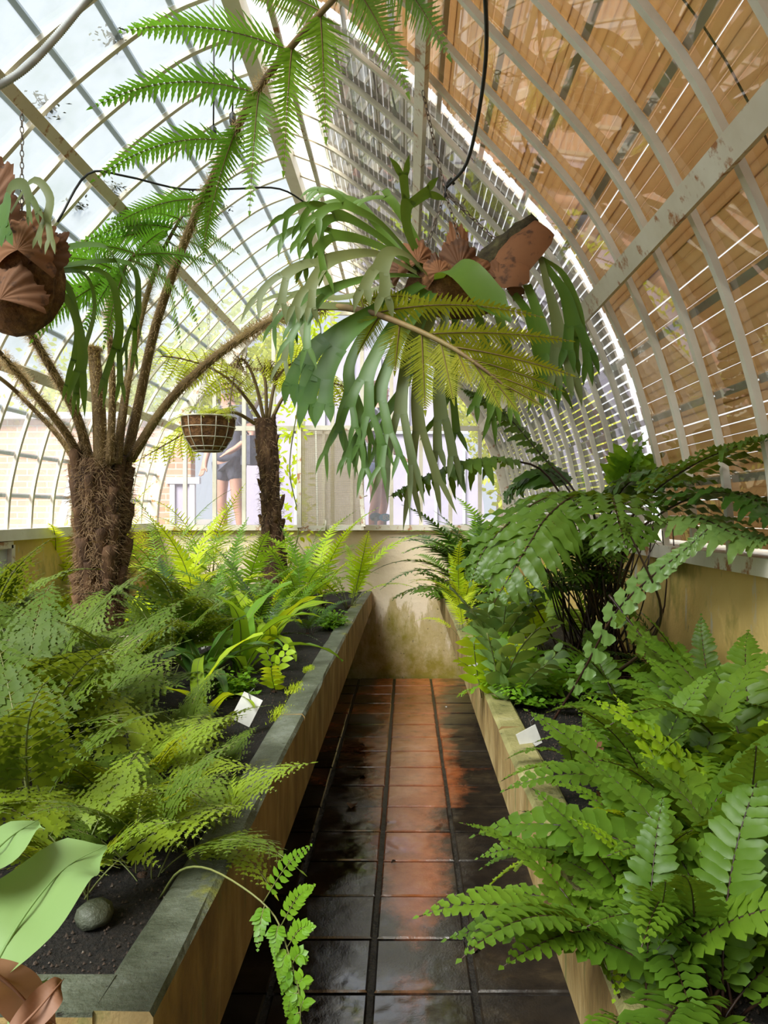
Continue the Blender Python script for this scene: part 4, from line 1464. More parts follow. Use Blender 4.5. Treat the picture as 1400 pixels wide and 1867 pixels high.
# ------------------------------------------------------------------ the small tree fern
D2 = 6.1
sb = P(500, 1095, D2); sb.z = .80
st = P(484, 764, D2)
sf = thing('tree_fern', 'slender small tree fern with dark trunk near the far wall', 'tree fern', sb)
trunk(sf, sb, st, .098, .070, 1500, 40, 33, .05)
r = random.Random(17)
for (path, bw) in (
    ([(478, 772, 6.1), (455, 735, 6.0), (415, 690, 5.9), (360, 662, 5.8), (290, 650, 5.75), (235, 668, 5.7)], .02),
    ([(492, 772, 6.1), (520, 720, 6.05), (560, 698, 6.0), (610, 700, 5.95), (640, 712, 5.9)], .02),
    ([(470, 776, 6.1), (425, 752, 5.95), (375, 765, 5.8), (320, 800, 5.7), (255, 838, 5.6)], .02),
    ([(488, 770, 6.1), (505, 690, 6.15), (545, 655, 6.2), (590, 640, 6.25)], .02)):
    pts = catmull([P(*q) for q in path], 18)
    mb = MB()
    frond(mb, pts, (V((0, .5, 1))).normalized(), .26, 16, .42, 'lance', .02, {}, ang=80, droop=.8, r0=.017, r1=.003, rng=r,
          sub=dict(n=16, len=.068, ang=68, wr=.21, shape='even', kw=dict(segs=3, prof='fin', cup=.1)))
    mb.build('frond', [M['small_leaf'], M['stipe']], sf, sb)
for (path) in ([(482, 772, 6.05), (470, 715, 6.0), (455, 672, 5.95), (436, 655, 5.9), (424, 700, 5.85), (418, 745, 5.8)], [(486, 770, 6.1), (484, 700, 6.1), (478, 672, 6.1), (500, 672, 6.1), (510, 690, 6.1)]):
    pts = catmull([P(*q) for q in path], 18)
    mb = MB(); frond(mb, pts, V((0, .6, .8)), .4, 14, .20, 'lance', .02, {}, ang=75, droop=1.2, r0=.016, r1=.004, rng=r,
                     sub=dict(n=9, len=.032, ang=60, wr=.2, shape='even', kw=dict(segs=3, prof='fin', cup=.3)))
    mb.build('dead_frond', [M['browned'], M['stipe']], sf, sb)


# ------------------------------------------------------------------ staghorn ferns
def stag(mb, p, d, n, L, w0, w1, level, rng, grav, spread, mi=0, steps=6):
    rows = []
    d = d.normalized()
    cupf = .12
    for i in range(steps + 1):
        t = i / steps
        s = d.cross(n)
        if s.length < 1e-4:
            s = d.orthogonal()
        s.normalize(); n = s.cross(d).normalized()
        w = w0 + (w1 - w0) * t ** 1.5
        if level == 0:
            w = w0 * max(.02, 1 - t ** 1.8) * (1 + .35 * math.sin(t * 3.1))
        rows.append((p - s * (w / 2) + n * (w * cupf), V(p), p + s * (w / 2) + n * (w * cupf)))
        if i < steps:
            p = p + d * (L / steps)
            d = (d + DOWN * (grav / steps) + V((rng.gauss(0, .03), rng.gauss(0, .03), rng.gauss(0, .03)))).normalized()
    mb.quadstrip(rows, mi)
    if level > 0:
        s = d.cross(n).normalized()
        for sg in (-1, 1):
            a = spread * rng.uniform(.6, 1.3)
            dd = (d * math.cos(a) + s * (sg * math.sin(a)) + n * rng.uniform(-.2, .2)).normalized()
            stag(mb, p - d * (w1 * .18) + s * (sg * w1 * .23) + n * (w1 * cupf * .5), dd, n, L * rng.uniform(.6, .95), w1 * .56, w1 * .72, level - 1, rng, grav * 1.1, spread, mi)


def stag_path(root, path, w0, w1, levels, fork_len, m, seed, grav=.5, spread=.32, nrm=V((0, -.8, .6)), name='frond'):
    r = random.Random(seed)
    o = root.location
    pts = catmull([P(*q) for q in path], 14)
    mb = MB(); rows = []
    n = V(nrm).normalized()
    for i, p in enumerate(pts):
        T, S, N = frame(pts, i, n)
        n = N
        t = i / 14
        w = w0 + (w1 - w0) * t ** 1.4
        rows.append((p - S * (w / 2) + N * (w * .12), V(p), p + S * (w / 2) + N * (w * .12)))
    mb.quadstrip(rows)
    T, S, N = frame(pts, 14, n)
    for sg in (-1, 1):
        a = spread * r.uniform(.7, 1.2)
        d = (T * math.cos(a) + S * (sg * math.sin(a))).normalized()
        stag(mb, pts[-1] - T * (w1 * .18) + S * (sg * w1 * .23) + N * (w1 * .06), d, N, fork_len * r.uniform(.8, 1.15), w1 * .56, w1 * .66, levels - 1, r, grav, spread)
    return mb.build(name, M[m], root, o)


def shield(root, c, rx, rz, depth, m, seed, tilt=0.0, facing=V((0, -1, .1))):
    """papery brown nest frond: a ragged cupped fan"""
    r = random.Random(seed)
    o = root.location
    f = facing.normalized(); s = V((0, 0, 1)).cross(f).normalized() * -1; u = f.cross(s).normalized() * -1
    u = V((0, 0, 1)) - f * f.z; u.normalize(); s = u.cross(f)
    c = V(c); ct, st_ = math.cos(tilt), math.sin(tilt)
    s, u = s * ct + u * st_, u * ct - s * st_
    mb = MB(); rows = []
    for i in range(10):
        t = i / 9
        row = []
        for k in range(61):
            a = -.35 + (math.pi + .7) * k / 60
            rag = 1 + (.07 * math.sin(k * .43 + seed * 1.7) + .04 * math.sin(k * 1.1 + seed) + r.uniform(-.07, .05)) * t ** 5
            x = math.cos(a) * rx * t * rag; z = math.sin(a) * rz * t * rag
            row.append(c + s * x + u * z - f * (depth * (t ** 2) * .9 - depth * .9) + f * (depth * (.12 * math.sin(k * .31 + seed) + .07 * math.sin(k * 1.25)) * t))
        rows.append(row)
    mb.quadstrip(rows)
    return mb.build('shield_frond', M[m], root, o)


def chain(root, a, b_, m='chain', link=.022):
    o = root.location if root is not None else None
    n = max(3, int((b_ - a).length / link))
    mb = MB()
    t = (b_ - a).normalized(); s = t.orthogonal().normalized(); u = t.cross(s)
    for i in range(n):
        c = a.lerp(b_, (i + .5) / n)
        ax = s if i % 2 else u
        pts = [c + t * (math.cos(2 * math.pi * k / 8) * link * .66) + ax * (math.sin(2 * math.pi * k / 8) * link * .30) for k in range(9)]
        mb.tube(pts, .0019, 4, cap=False)
    return mb.build('chain', M[m], root, o)


SD = 2.7
hook = P(812, 352, SD)
sc_ = P(835, 520, SD)
sg = thing('staghorn_fern', 'large staghorn fern with brown shields hanging on chains over the path', 'fern', sc_)
# root ball
mb = MB()
rows = []
for i in range(9):
    ph = math.pi * i / 8
    rows.append([sc_ + V((math.cos(2 * math.pi * k / 16) * .17 * math.sin(ph) * (1 + .12 * math.sin(k % 16 * 2.1 + i)), math.sin(2 * math.pi * k / 16) * .13 * math.sin(ph), math.cos(ph) * .11 - .01)) for k in range(17)])
mb.quadstrip(rows); mb.build('root_ball', M['coir'], sg, sc_)
shield(sg, P(836, 498, 2.62), .072, .125, .05, 'shield', 1)
shield(sg, P(762, 488, 2.66), .065, .10, .05, 'shield', 2, .15)
shield(sg, P(800, 505, 2.6), .05, .08, .04, 'shield', 5, .3)
shield(sg, P(905, 520, 2.62), .095, .085, .06, 'shield', 3, -.5)
shield(sg, P(735, 505, 2.7), .05, .07, .04, 'shield', 4, .5)
shield(sg, P(868, 512, 2.6), .075, .07, .05, 'shield', 6, -.2)
shield(sg, P(835, 492, 2.66), .055, .17, .03, 'shield', 7, .05)
# driftwood log it is fixed to
lp = catmull([P(868, 520, 2.72), P(915, 470, 2.7), P(955, 432, 2.68), P(986, 412, 2.66)], 12)
rl = random.Random(6)
mb = MB(); mb.tube(lp, [.05, .062, .066, .064, .060, .062, .058, .056, .058, .054, .050, .046, .030], 12)
for v_ in mb.v:
    v_ += V((rl.gauss(0, .004), rl.gauss(0, .004), rl.gauss(0, .004)))
mb.build('mount_log', M['mosslog'], sg, sc_)
for (a, c, w, sd) in (((900, 512, 2.63), (990, 418, 2.62), .085, 1), ((895, 505, 2.62), (965, 500, 2.6), .085, 2)):
    p0, p1 = P(*a), P(*c)
    m_ = MB(); rows = []
    rr = random.Random(sd)
    ax = (p1 - p0); up_ = V((0, -.7, .7))
    S = ax.normalized().cross(up_).normalized(); N = S.cross(ax.normalized())
    for i in range(9):
        t = i / 8
        ww = w * (math.sin(math.pi * (.18 + .62 * t)) ** .7)
        rows.append([p0 + ax * t + S * (ww * (k / 4 - 1)) + N * (ww * .55 * (1 - (k / 4 - 1) ** 2) + rr.uniform(-.004, .004)) for k in range(9)])
    m_.quadstrip(rows); m_.build('shield_frond', M['shield'], sg, sc_)
# antler fronds, upper left
SGF = [
    ([(770, 500, 2.66), (730, 470, 2.6), (660, 440, 2.5), (600, 430, 2.42)], .03, .055, 3, .11, 'stag', .9, .35),
    ([(760, 495, 2.64), (700, 440, 2.58), (640, 402, 2.5), (605, 392, 2.45)], .026, .05, 3, .10, 'stag', .9, .35),
    ([(775, 490, 2.66), (745, 430, 2.62), (738, 385, 2.6), (745, 362, 2.6)], .028, .06, 2, .10, 'stag', .2, .5),
    ([(770, 495, 2.62), (700, 415, 2.5), (650, 385, 2.42), (620, 372, 2.4)], .024, .05, 2, .10, 'stag', 1.1, .5),
    ([(760, 500, 2.6), (690, 465, 2.5), (620, 470, 2.4), (575, 490, 2.35)], .03, .06, 3, .11, 'stag_g', .9, .35),
    ([(765, 505, 2.64), (700, 505, 2.5), (630, 520, 2.4), (585, 540, 2.36)], .03, .055, 3, .11, 'stag', .9, .4),
    ([(780, 505, 2.58), (745, 470, 2.5), (710, 462, 2.45), (690, 500, 2.42)], .03, .06, 2, .09, 'stag_g', 1.2, .4),
    ([(770, 490, 2.7), (735, 470, 2.75), (660, 380, 2.8), (622, 365, 2.8)], .026, .05, 3, .09, 'stag', .8, .4),
    ([(780, 480, 2.7), (748, 420, 2.7), (715, 370, 2.72), (700, 360, 2.74)], .024, .05, 2, .10, 'stag', .9, .5),
    # hanging fronds, lower left
    ([(770, 520, 2.6), (700, 560, 2.5), (640, 600, 2.42), (600, 640, 2.4)], .04, .12, 3, .11, 'stag', 1.0, .22),
    ([(780, 530, 2.6), (720, 590, 2.48), (680, 660, 2.42), (665, 700, 2.4)], .035, .055, 3, .12, 'stag', .8, .35),
    ([(790, 535, 2.58), (735, 610, 2.46), (700, 690, 2.42), (690, 735, 2.4)], .03, .05, 3, .12, 'stag', .7, .4),
    ([(790, 535, 2.6), (750, 620, 2.5), (735, 700, 2.46), (730, 760, 2.44)], .03, .045, 2, .20, 'stag_g', .4, .2),
    ([(800, 540, 2.62), (770, 640, 2.55), (760, 720, 2.5), (765, 790, 2.5)], .028, .045, 2, .20, 'stag_g', .4, .2),
    ([(815, 545, 2.64), (805, 640, 2.6), (800, 710, 2.56), (805, 770, 2.55)], .028, .05, 2, .13, 'stag_g', .4, .2),
    ([(770, 525, 2.66), (690, 575, 2.6), (640, 660, 2.55), (640, 720, 2.52)], .03, .045, 3, .12, 'stag', .8, .35),
    ([(800, 540, 2.68), (760, 620, 2.68), (740, 700, 2.66), (700, 760, 2.66)], .026, .04, 2, .15, 'stag', .5, .3),
    ([(830, 545, 2.7), (830, 620, 2.72), (825, 690, 2.72), (820, 730, 2.72)], .026, .045, 2, .12, 'stag', .4, .3),
    # far left thin fronds
    ([(640, 560, 2.65), (600, 560, 2.62), (555, 562, 2.6), (545, 600, 2.58)], .04, .04, 2, .13, 'stag_g', 1.2, .4),
    ([(720, 520, 2.7), (620, 545, 2.7), (560, 535, 2.68), (530, 540, 2.66)], .03, .03, 1, .14, 'stag_g', .8, .25),
    # right clump
    ([(985, 470, 2.62), (1005, 500, 2.58), (1030, 540, 2.54), (1045, 600, 2.5)], .02, .06, 2, .12, 'stag', .5, .22),
    ([(985, 470, 2.6), (1000, 530, 2.54), (1015, 590, 2.5), (1020, 640, 2.48)], .02, .06, 2, .11, 'stag_g', .4, .2),
    ([(985, 470, 2.64), (1025, 500, 2.6), (1050, 560, 2.55), (1056, 620, 2.52)], .018, .05, 2, .10, 'stag', .5, .2),
    ([(960, 520, 2.6), (975, 560, 2.55), (990, 610, 2.5), (1000, 650, 2.48)], .03, .055, 2, .10, 'stag', .4, .22),
    ([(930, 530, 2.6), (960, 570, 2.58), (975, 620, 2.56), (985, 660, 2.55)], .03, .05, 2, .11, 'stag', .4, .25),
    ([(900, 540, 2.62), (915, 600, 2.6), (925, 650, 2.58), (920, 700, 2.56)], .03, .045, 2, .10, 'stag', .4, .25),
    ([(860, 545, 2.62), (880, 610, 2.6), (890, 670, 2.58), (885, 710, 2.56)], .03, .045, 2, .10, 'stag', .4, .25),
]
for i, (path, w0, w1, lv, fl, m, gv, sp_) in enumerate(SGF):
    stag_path(sg, path, w0, w1, lv, fl, m, 50 + i, gv, sp_)
# young broad nest frond, still green
m_ = MB(); rows = []
pp = catmull([P(806, 512, 2.6), P(822, 492, 2.5), P(850, 500, 2.42), P(890, 545, 2.38), P(930, 590, 2.36)], 14)
n_ = V((0, -.9, .4))
for i, p in enumerate(pp):
    T, S, N = frame(pp, i, n_)
    w = .052 * min(1, .5 + i / 6) * (1 if i < 11 else (14.4 - i) / 3.4)
    rows.append((p - S * w + N * .012, p, p + S * w + N * .012))
m_.quadstrip(rows); m_.build('green_shield_frond', M['stag'], sg, sc_)
for q in ((770, 470, 2.7), (842, 455, 2.62), (905, 440, 2.72)):
    chain(sg, P(*q), hook)
mb = MB(); mb.tube([hook + V((0, 0, -.02)), hook, hook + V((.004, 0, .03)), hook + V((.02, 0, .05)), hook + V((.03, 0, .03))], .006, 6); mb.build('hook', M['cable'], sg, sc_)
cb = catmull([hook + V((.004, 0, .02)), P(850, 300, 2.58), P(872, 210, 2.38), P(886, 100, 2.14), P(884, -10, 1.94), P(876, -60, 1.86)], 24)
mb = MB(); mb.tube(cb, .006, 6); mb.build('hanging_cable', M['cable'], sg, sc_)
up1 = V((CX + prof(s_of(CAM_H + 1.56))[0] - .04, SD + .02, prof(s_of(CAM_H + 1.56))[1] - .07))
chain(sg, hook, up1)

# second staghorn at the left edge of the picture
lc = P(40, 480, 2.9)
sl = thing('staghorn_fern', 'staghorn fern with brown shields hanging at the upper left edge', 'fern', lc)
mb = MB(); rows = []
for i in range(9):
    ph = math.pi * i / 8
    rows.append([lc + V((-.02, 0, -.04)) + V((math.cos(2 * math.pi * k / 16) * .17 * math.sin(ph) * (1 + .1 * math.sin(k % 16 * 2.7 + i)), math.sin(2 * math.pi * k / 16) * .14 * math.sin(ph), math.cos(ph) * .24)) for k in range(17)])
mb.quadstrip(rows); mb.build('root_ball', M['coir'], sl, lc)
shield(sl, P(-5, 400, 2.82), .09, .25, .06, 'shield', 11, .1)
shield(sl, P(48, 470, 2.76), .11, .17, .07, 'shield', 12, -.15)
shield(sl, P(85, 480, 2.8), .07, .13, .05, 'shield', 13, -.4)
shield(sl, P(20, 560, 2.74), .13, .16, .08, 'shield', 14, .2)
for i, (path, w0, w1, lv, fl, m, gv, sp_) in enumerate([
    ([(10, 400, 2.75), (20, 345, 2.7), (45, 338, 2.66), (58, 370, 2.64)], .03, .05, 2, .06, 'stag_g', 1.0, .35),
    ([(20, 390, 2.75), (60, 330, 2.7), (92, 360, 2.66), (85, 410, 2.64)], .02, .045, 2, .07, 'stag_g', .8, .3),
    ([(0, 400, 2.72), (5, 370, 2.66), (12, 380, 2.62), (5, 420, 2.6)], .06, .09, 2, .06, 'stag', .8, .35),
    ([(70, 480, 2.95), (130, 452, 3.0), (190, 452, 3.1), (210, 480, 3.15)], .04, .07, 2, .2, 'stag', 1.1, .25),
    ([(70, 500, 2.95), (120, 520, 3.0), (140, 600, 3.05), (135, 660, 3.05)], .035, .05, 2, .12, 'stag', .5, .2),
    ([(75, 500, 2.95), (150, 500, 3.05), (170, 560, 3.1), (150, 640, 3.12)], .035, .06, 2, .14, 'stag', .6, .22),
    ([(80, 490, 3.0), (190, 500, 3.1), (215, 580, 3.15), (210, 640, 3.15)], .035, .06, 2, .13, 'stag', .6, .22),
    ([(80, 490, 3.0), (230, 480, 3.15), (250, 550, 3.2), (240, 600, 3.2)], .035, .055, 2, .13, 'stag', .6, .22),
    ([(75, 500, 2.95), (130, 560, 3.0), (150, 640, 3.0), (145, 680, 3.0)], .03, .045, 1, .16, 'stag', .4, .2),
]):
    stag_path(sl, path, w0, w1, lv, fl, m, 150 + i, gv, sp_)
chain(sl, lc + V((0, 0, .2)), V((lc.x, lc.y, z_at(lc.x - CX) - .02)))

# ------------------------------------------------------------------ hanging basket
BD = 5.6
bc = P(380, 762, BD)
bk = thing('hanging_basket', 'round wire hanging basket lined with brown coconut fibre', 'basket', bc)
R_ = .195
def ring_at(z, rad, n=28):
    return [bc + V((math.cos(2 * math.pi * k / n) * rad, math.sin(2 * math.pi * k / n) * rad, z)) for k in range(n + 1)]
levels_ = [(0, 1.0), (-.075, .97), (-.15, .86), (-.215, .64), (-.245, .50)]
mb = MB()
for z, k in levels_:
    mb.tube(ring_at(z, R_ * k + .004), .0035 if z else .006, 5, cap=False)
for i in range(12):
    a = i * 2 * math.pi / 12
    mb.tube([bc + V((math.cos(a) * (R_ * k + .004), math.sin(a) * (R_ * k + .004), z)) for z, k in levels_], .003, 5)
mb.build('wire_frame', M['wirewhite'], bk, bc)
mb = MB(); rr = random.Random(2)
rows = [[p + V((rr.gauss(0, .003), rr.gauss(0, .003), rr.gauss(0, .003))) for p in ring_at(z, R_ * k - .004)] for z, k in levels_] + [ring_at(-.25, .005)]
mb.quadstrip(rows); mb.quadstrip([ring_at(-.02, R_ * .99), ring_at(-.03, .01)])
mb.build('liner', M['coir'], bk, bc)
tops_ = V((bc.x, bc.y, z_at(bc.x - CX) - .03))
for i in range(3):
    a = i * 2.094 + .4
    chain(bk, bc + V((math.cos(a) * R_, math.sin(a) * R_, 0)), bc + V((0, 0, .42)), 'wirewhite', .03)
chain(bk, bc + V((0, 0, .42)), tops_, 'wirewhite', .035)
fern('potted_fern', 'sparse yellow green fern growing in the hanging basket', 'fern', bc + V((0, 0, -.02)), 'bip', 6, .38, 8, tilt=(-.4, .2))
fern('grey_bromeliad', 'grey spiky rosette in the hanging basket', 'plant', bc + V((-.09, -.05, -.02)), 'feather', 5, .20, 9)

# ------------------------------------------------------------------ plants of the left bench
LG = 'ferns on the left bench'
Lp = [  # name, label, px, py, species, count, size, seed
    ('lacy_fern', 'dark lacy fern overhanging the front left corner of the left bench', 70, 1560, 'lacy', 9, .52, 1),
    ('lacy_fern', 'lacy fern with long fronds halfway along the left picture edge', 40, 1330, 'lacy', 10, .62, 2),
    ('lacy_fern', 'lacy green fern in front of the thick trunk', 205, 1330, 'lacy', 9, .46, 3),
    ('lacy_fern', 'yellowish lacy fern drooping over the bare soil at the front', 235, 1500, 'lacy_y', 10, .36, 4),
    ('lacy_fern', 'lacy fern spreading onto the bench rim beside the white tag', 320, 1400, 'lacy', 8, .30, 5),
    ('lacy_fern', 'tall dark lacy fern at the left picture edge below the low casement', -20, 1210, 'lacy', 10, .75, 6),
    ('lacy_fern', 'lacy fern right of the thick trunk, foot behind strap leaves', 330, 1215, 'lacy', 9, .60, 7),
    ('lacy_fern', 'lacy fern low in front of the pale partition', 130, 1250, 'lacy', 8, .55, 8),
    ('lacy_fern', 'olive lacy fern nearest the bottom left, under the big pale leaf', 150, 1640, 'lacy_y', 8, .34, 9),
    ('lacy_fern', 'lacy fern filling between white tag and left edge', 150, 1430, 'lacy', 10, .46, 10),
    ('lacy_fern', 'small lacy fern at the rim just above the trailing frond', 350, 1560, 'lacy_y', 8, .26, 34),
    ('lacy_fern', 'lacy fern over bare soil right of the big pale leaf', 260, 1610, 'lacy', 8, .30, 35),
    ('lacy_fern', 'lacy fern at the left picture edge above the big pale leaf', 20, 1460, 'lacy', 10, .48, 36),
    ('lacy_fern', 'light lacy fern at the rim below the white tag', 375, 1450, 'lacy', 7, .20, 37),
    ('strap_fern', 'strap leaved fern right behind the large white tag', 440, 1235, 'strap', 13, .46, 11),
    ('strap_fern', 'dark strap leaved fern left of the large white tag', 370, 1265, 'strap_d', 12, .42, 12),
    ('strap_fern', 'bright strap leaved fern with arching tips near the bench rim', 480, 1195, 'strap_b', 10, .42, 13),
    ('strap_fern', 'strap leaf fern with long yellowing leaves in front of the white tag', 370, 1320, 'strap_b', 4, .34, 14),
    ('boston_fern', 'green fern between the two white tags of the left bench', 405, 1195, 'nephro_m', 12, .50, 76),
    ('boston_fern', 'green fern leaning to the rim past the bright arching fern', 530, 1140, 'nephro_m', 12, .52, 77),
    ('boston_fern', 'dark fern just right of the thick trunk foot', 325, 1175, 'nephro_d', 12, .52, 78),
    ('boston_fern', 'dark fern tucked behind the strap leaved ferns', 460, 1190, 'nephro_d', 10, .42, 79),
    ('lacy_fern', 'lacy fern between the trunk foot and the half hidden tag', 300, 1240, 'lacy', 9, .44, 80),
    ('maidenhair', 'low fine leaved mat on the soil behind the big tag', 430, 1270, 'maiden_m', 8, .14, 81),
    ('boston_fern', 'lime fern halfway between the two trunks', 350, 1100, 'nephro', 10, .70, 82),
    ('boston_fern', 'bright green arching fern by the middle of the left rim', 500, 1165, 'nephro', 8, .46, 15),
    ('boston_fern', 'bright upright fern at the far end of the left bench rim', 640, 1115, 'nephro', 9, .72, 16),
    ('boston_fern', 'yellow green fern just left of the far bench end', 585, 1110, 'nephro', 10, .78, 17),
    ('boston_fern', 'green fern clump at the foot of the small tree fern', 540, 1130, 'nephro_m', 12, .72, 18),
    ('boston_fern', 'mid green fern left of the small trunk', 430, 1120, 'nephro_m', 13, .78, 19),
    ('boston_fern', 'dense green fern in the middle of the left bench', 440, 1165, 'nephro_m', 13, .56, 20),
    ('boston_fern', 'lime fern with browned tip leaning before the end sill', 360, 1130, 'nephro_l', 8, .80, 21),
    ('boston_fern', 'upright lime fern frond cluster left of the thick trunk', 95, 1120, 'nephro_l', 6, .95, 22),
    ('feather_fern', 'fine feathery fern to the right of the thick trunk', 300, 1110, 'feather', 14, 1.0, 23),
    ('feather_fern', 'thin bright feathery fern against the far wall on the left', 385, 1080, 'feather_l', 14, 1.0, 24),
    ('feather_fern', 'feathery green fern between small trunk and far bench end', 560, 1085, 'feather', 12, .8, 25),
    ('maidenhair', 'lime maidenhair cushion left of the thick trunk', 110, 1130, 'maiden', 9, .24, 26),
    ('maidenhair', 'lime maidenhair cushion right of the thick trunk', 265, 1135, 'maiden', 9, .22, 27),
    ('maidenhair', 'lime maidenhair cushion by the left wall behind the partition', 40, 1100, 'maiden', 9, .26, 28),
    ('maidenhair', 'fine leaved cushion below the lime fern near mid bench', 385, 1155, 'maiden_m', 9, .20, 29),
    ('maidenhair', 'low fine leaved plant at the left rim before the far end', 600, 1150, 'maiden_m', 8, .16, 30),
    ('boston_fern', 'small dark fern on the soil left of the far rim', 560, 1160, 'nephro_d', 8, .30, 31),
    ('feather_fern', 'feathery fern far left against the ochre wall', 210, 1090, 'feather_l', 12, .95, 32),
    ('seedling', 'small pale seedling on the soil beside the rim', 500, 1265, 'leafy', 3, .16, 33),
]
for (nm, lb, px, py, sp, n, size, sd) in Lp:
    fern(nm, lb, 'fern' if nm != 'seedling' else 'seedling', bedL(px, py, .835 if py > 1140 else .80), sp, n, size, sd, LG)

# long single frond that trails over the path
q0 = P(290, 1640, 1.30)
trl = thing('trailing_fern', 'pale trailing fern frond hanging off the left bench over the path', 'fern', P(290, 1640, 1.30))
pts = catmull([q0, P(325, 1590, 1.26), P(375, 1583, 1.22), P(445, 1620, 1.15), P(500, 1670, 1.12), P(525, 1735, 1.10), P(545, 1810, 1.09), P(548, 1880, 1.08)], 26)
mb = MB(); mb.tube(pts, [.0022 - .0014 * i / 26 for i in range(27)], 5); stem = mb.build('stem', M['stipe_g'], trl, q0)
for (t, tx, ty, n) in ((.51, 566, 1542, 10), (.52, 470, 1730, 8), (.62, 572, 1615, 10), (.61, 500, 1745, 8), (.70, 572, 1690, 9), (.72, 510, 1790, 9), (.76, 556, 1755, 8), (.78, 515, 1810, 8), (.84, 560, 1800, 7), (.86, 522, 1850, 7), (.92, 560, 1840, 7), (.93, 530, 1890, 6)):
    p0, ix = at(pts, t); p1 = P(tx, ty, 1.09)
    m_ = MB(); sp_ = catmull([p0, (p0 + p1) / 2 + V((0, 0, .012)), p1], 10)
    rr = random.Random(int(t * 100))
    frond(m_, sp_, V((0, -.85, .5)), .12, n, .024, 'lance', .006, dict(segs=3, prof='oval', cup=.15), ang=62, droop=.2, r0=.0012, r1=.0006, rng=rr, rach_n=3)
    m_.build('pinna', [M['mid'], M['stipe_g']], stem, q0)

# big pale leaves low at the left, almost at the lens
bl = thing('broad_leaf_plant', 'large pale green broad leaves with brown spots at the bottom left', 'plant', P(-60, 1830, .82))
def broad(path, W, nrm, m='broad', nm='leaf'):
    pts = catmull([P(*q) for q in path], 18); mb = MB(); rows = []
    n_ = V(nrm).normalized()
    for i, p in enumerate(pts):
        T, S, N = frame(pts, i, n_)
        t = i / 18
        w = W * (math.sin(math.pi * min(1, (t * .93 + .05)) ** .9) ** .75) * (1 if t < .84 else max(.03, 1 - (t - .84) * 5.2))
        rw = []
        for k in range(7):
            u = k / 3 - 1
            rw.append(p + S * (w * u) + N * (abs(u) ** 1.5 * w * .22 + .004 * math.sin(t * 11 + u * 2)))
        rows.append(rw)
    mb.quadstrip(rows)
    mb.tube([p + frame(pts, i, n_)[2] * .004 for i, p in enumerate(pts)], [.0022 - .0017 * i / 18 for i in range(19)], 4, 1)
    return mb.build(nm, [M[m], M[m]], bl, bl.location)
broad([(-20, 1790, .80), (30, 1700, .84), (80, 1630, .88), (130, 1580, .92), (196, 1545, .96)], .058, (-.2, -.75, .7))
broad([(-60, 1610, .84), (-10, 1560, .88), (30, 1525, .92), (72, 1500, .96)], .042, (-.2, -.75, .7))
broad([(20, 1870, .80), (50, 1835, .82), (75, 1805, .84), (90, 1790, .86)], .018, (-.2, -.75, .7))
broad([(-30, 1760, .78), (20, 1800, .80), (60, 1840, .82), (100, 1868, .84)], .022, (.3, -.7, .6), 'dryleaf', 'dry_leaf')
broad([(10, 1900, .78), (60, 1850, .80), (95, 1810, .82), (112, 1790, .84)], .016, (.5, -.6, .6), 'dryleaf', 'dry_leaf')
mb = MB(); mb.tube(catmull([bl.location, P(-40, 1810, .81), P(-20, 1790, .80)], 6), .005, 6); mb.build('stalk', M['stipe_g'], bl, bl.location)

# stone on the soil
st_l = P(172, 1690, 1.22); st_l.z = .85
mb = MB(); rr = random.Random(9); rows = []
for i in range(7):
    ph = math.pi * i / 6
    rows.append([V((math.cos(2 * math.pi * k / 10) * .028 * math.sin(ph) * (1 + .15 * math.sin(k % 10 * 2.2)), math.sin(2 * math.pi * k / 10) * .03 * math.sin(ph), math.cos(ph) * .022 + .012 + .004 * math.sin(ph) * math.sin(k % 10 + i))) + st_l for k in range(11)])
mb.quadstrip(rows); so = mb.build('stone', M['rim'], None, st_l); tag(so, 'grey stone lying on the soil at the front of the left bench', 'stone')

# moss along the left rim
def moss_patch(label, x, y, z, seed, w=.03, l=.10):
    r = random.Random(seed); mb = MB()
    for _ in range(260):
        p = V((x + r.gauss(0, w * .5), y + r.gauss(0, l * .5), z))
        d = V((r.gauss(0, .6), r.gauss(0, .6), 1)).normalized()
        mb.blade(p, d, d.orthogonal(), r.uniform(.006, .014), .0025, 2, 'fin')
    tag(mb.build('moss_cushion', M['mossgreen'], None, V((x, y, z))), label, 'moss', 'moss on the bench rim', 'stuff')
moss_patch('moss tuft on the left rim right of the white tag', XL - .085, 2.42, .866, 1)
moss_patch('moss tuft on the left rim further from the white tag', XL - .085, 2.75, .866, 2)
moss_patch('small moss tuft on the left rim at mid length', XL - .08, 3.1, .864, 3, .02, .06)

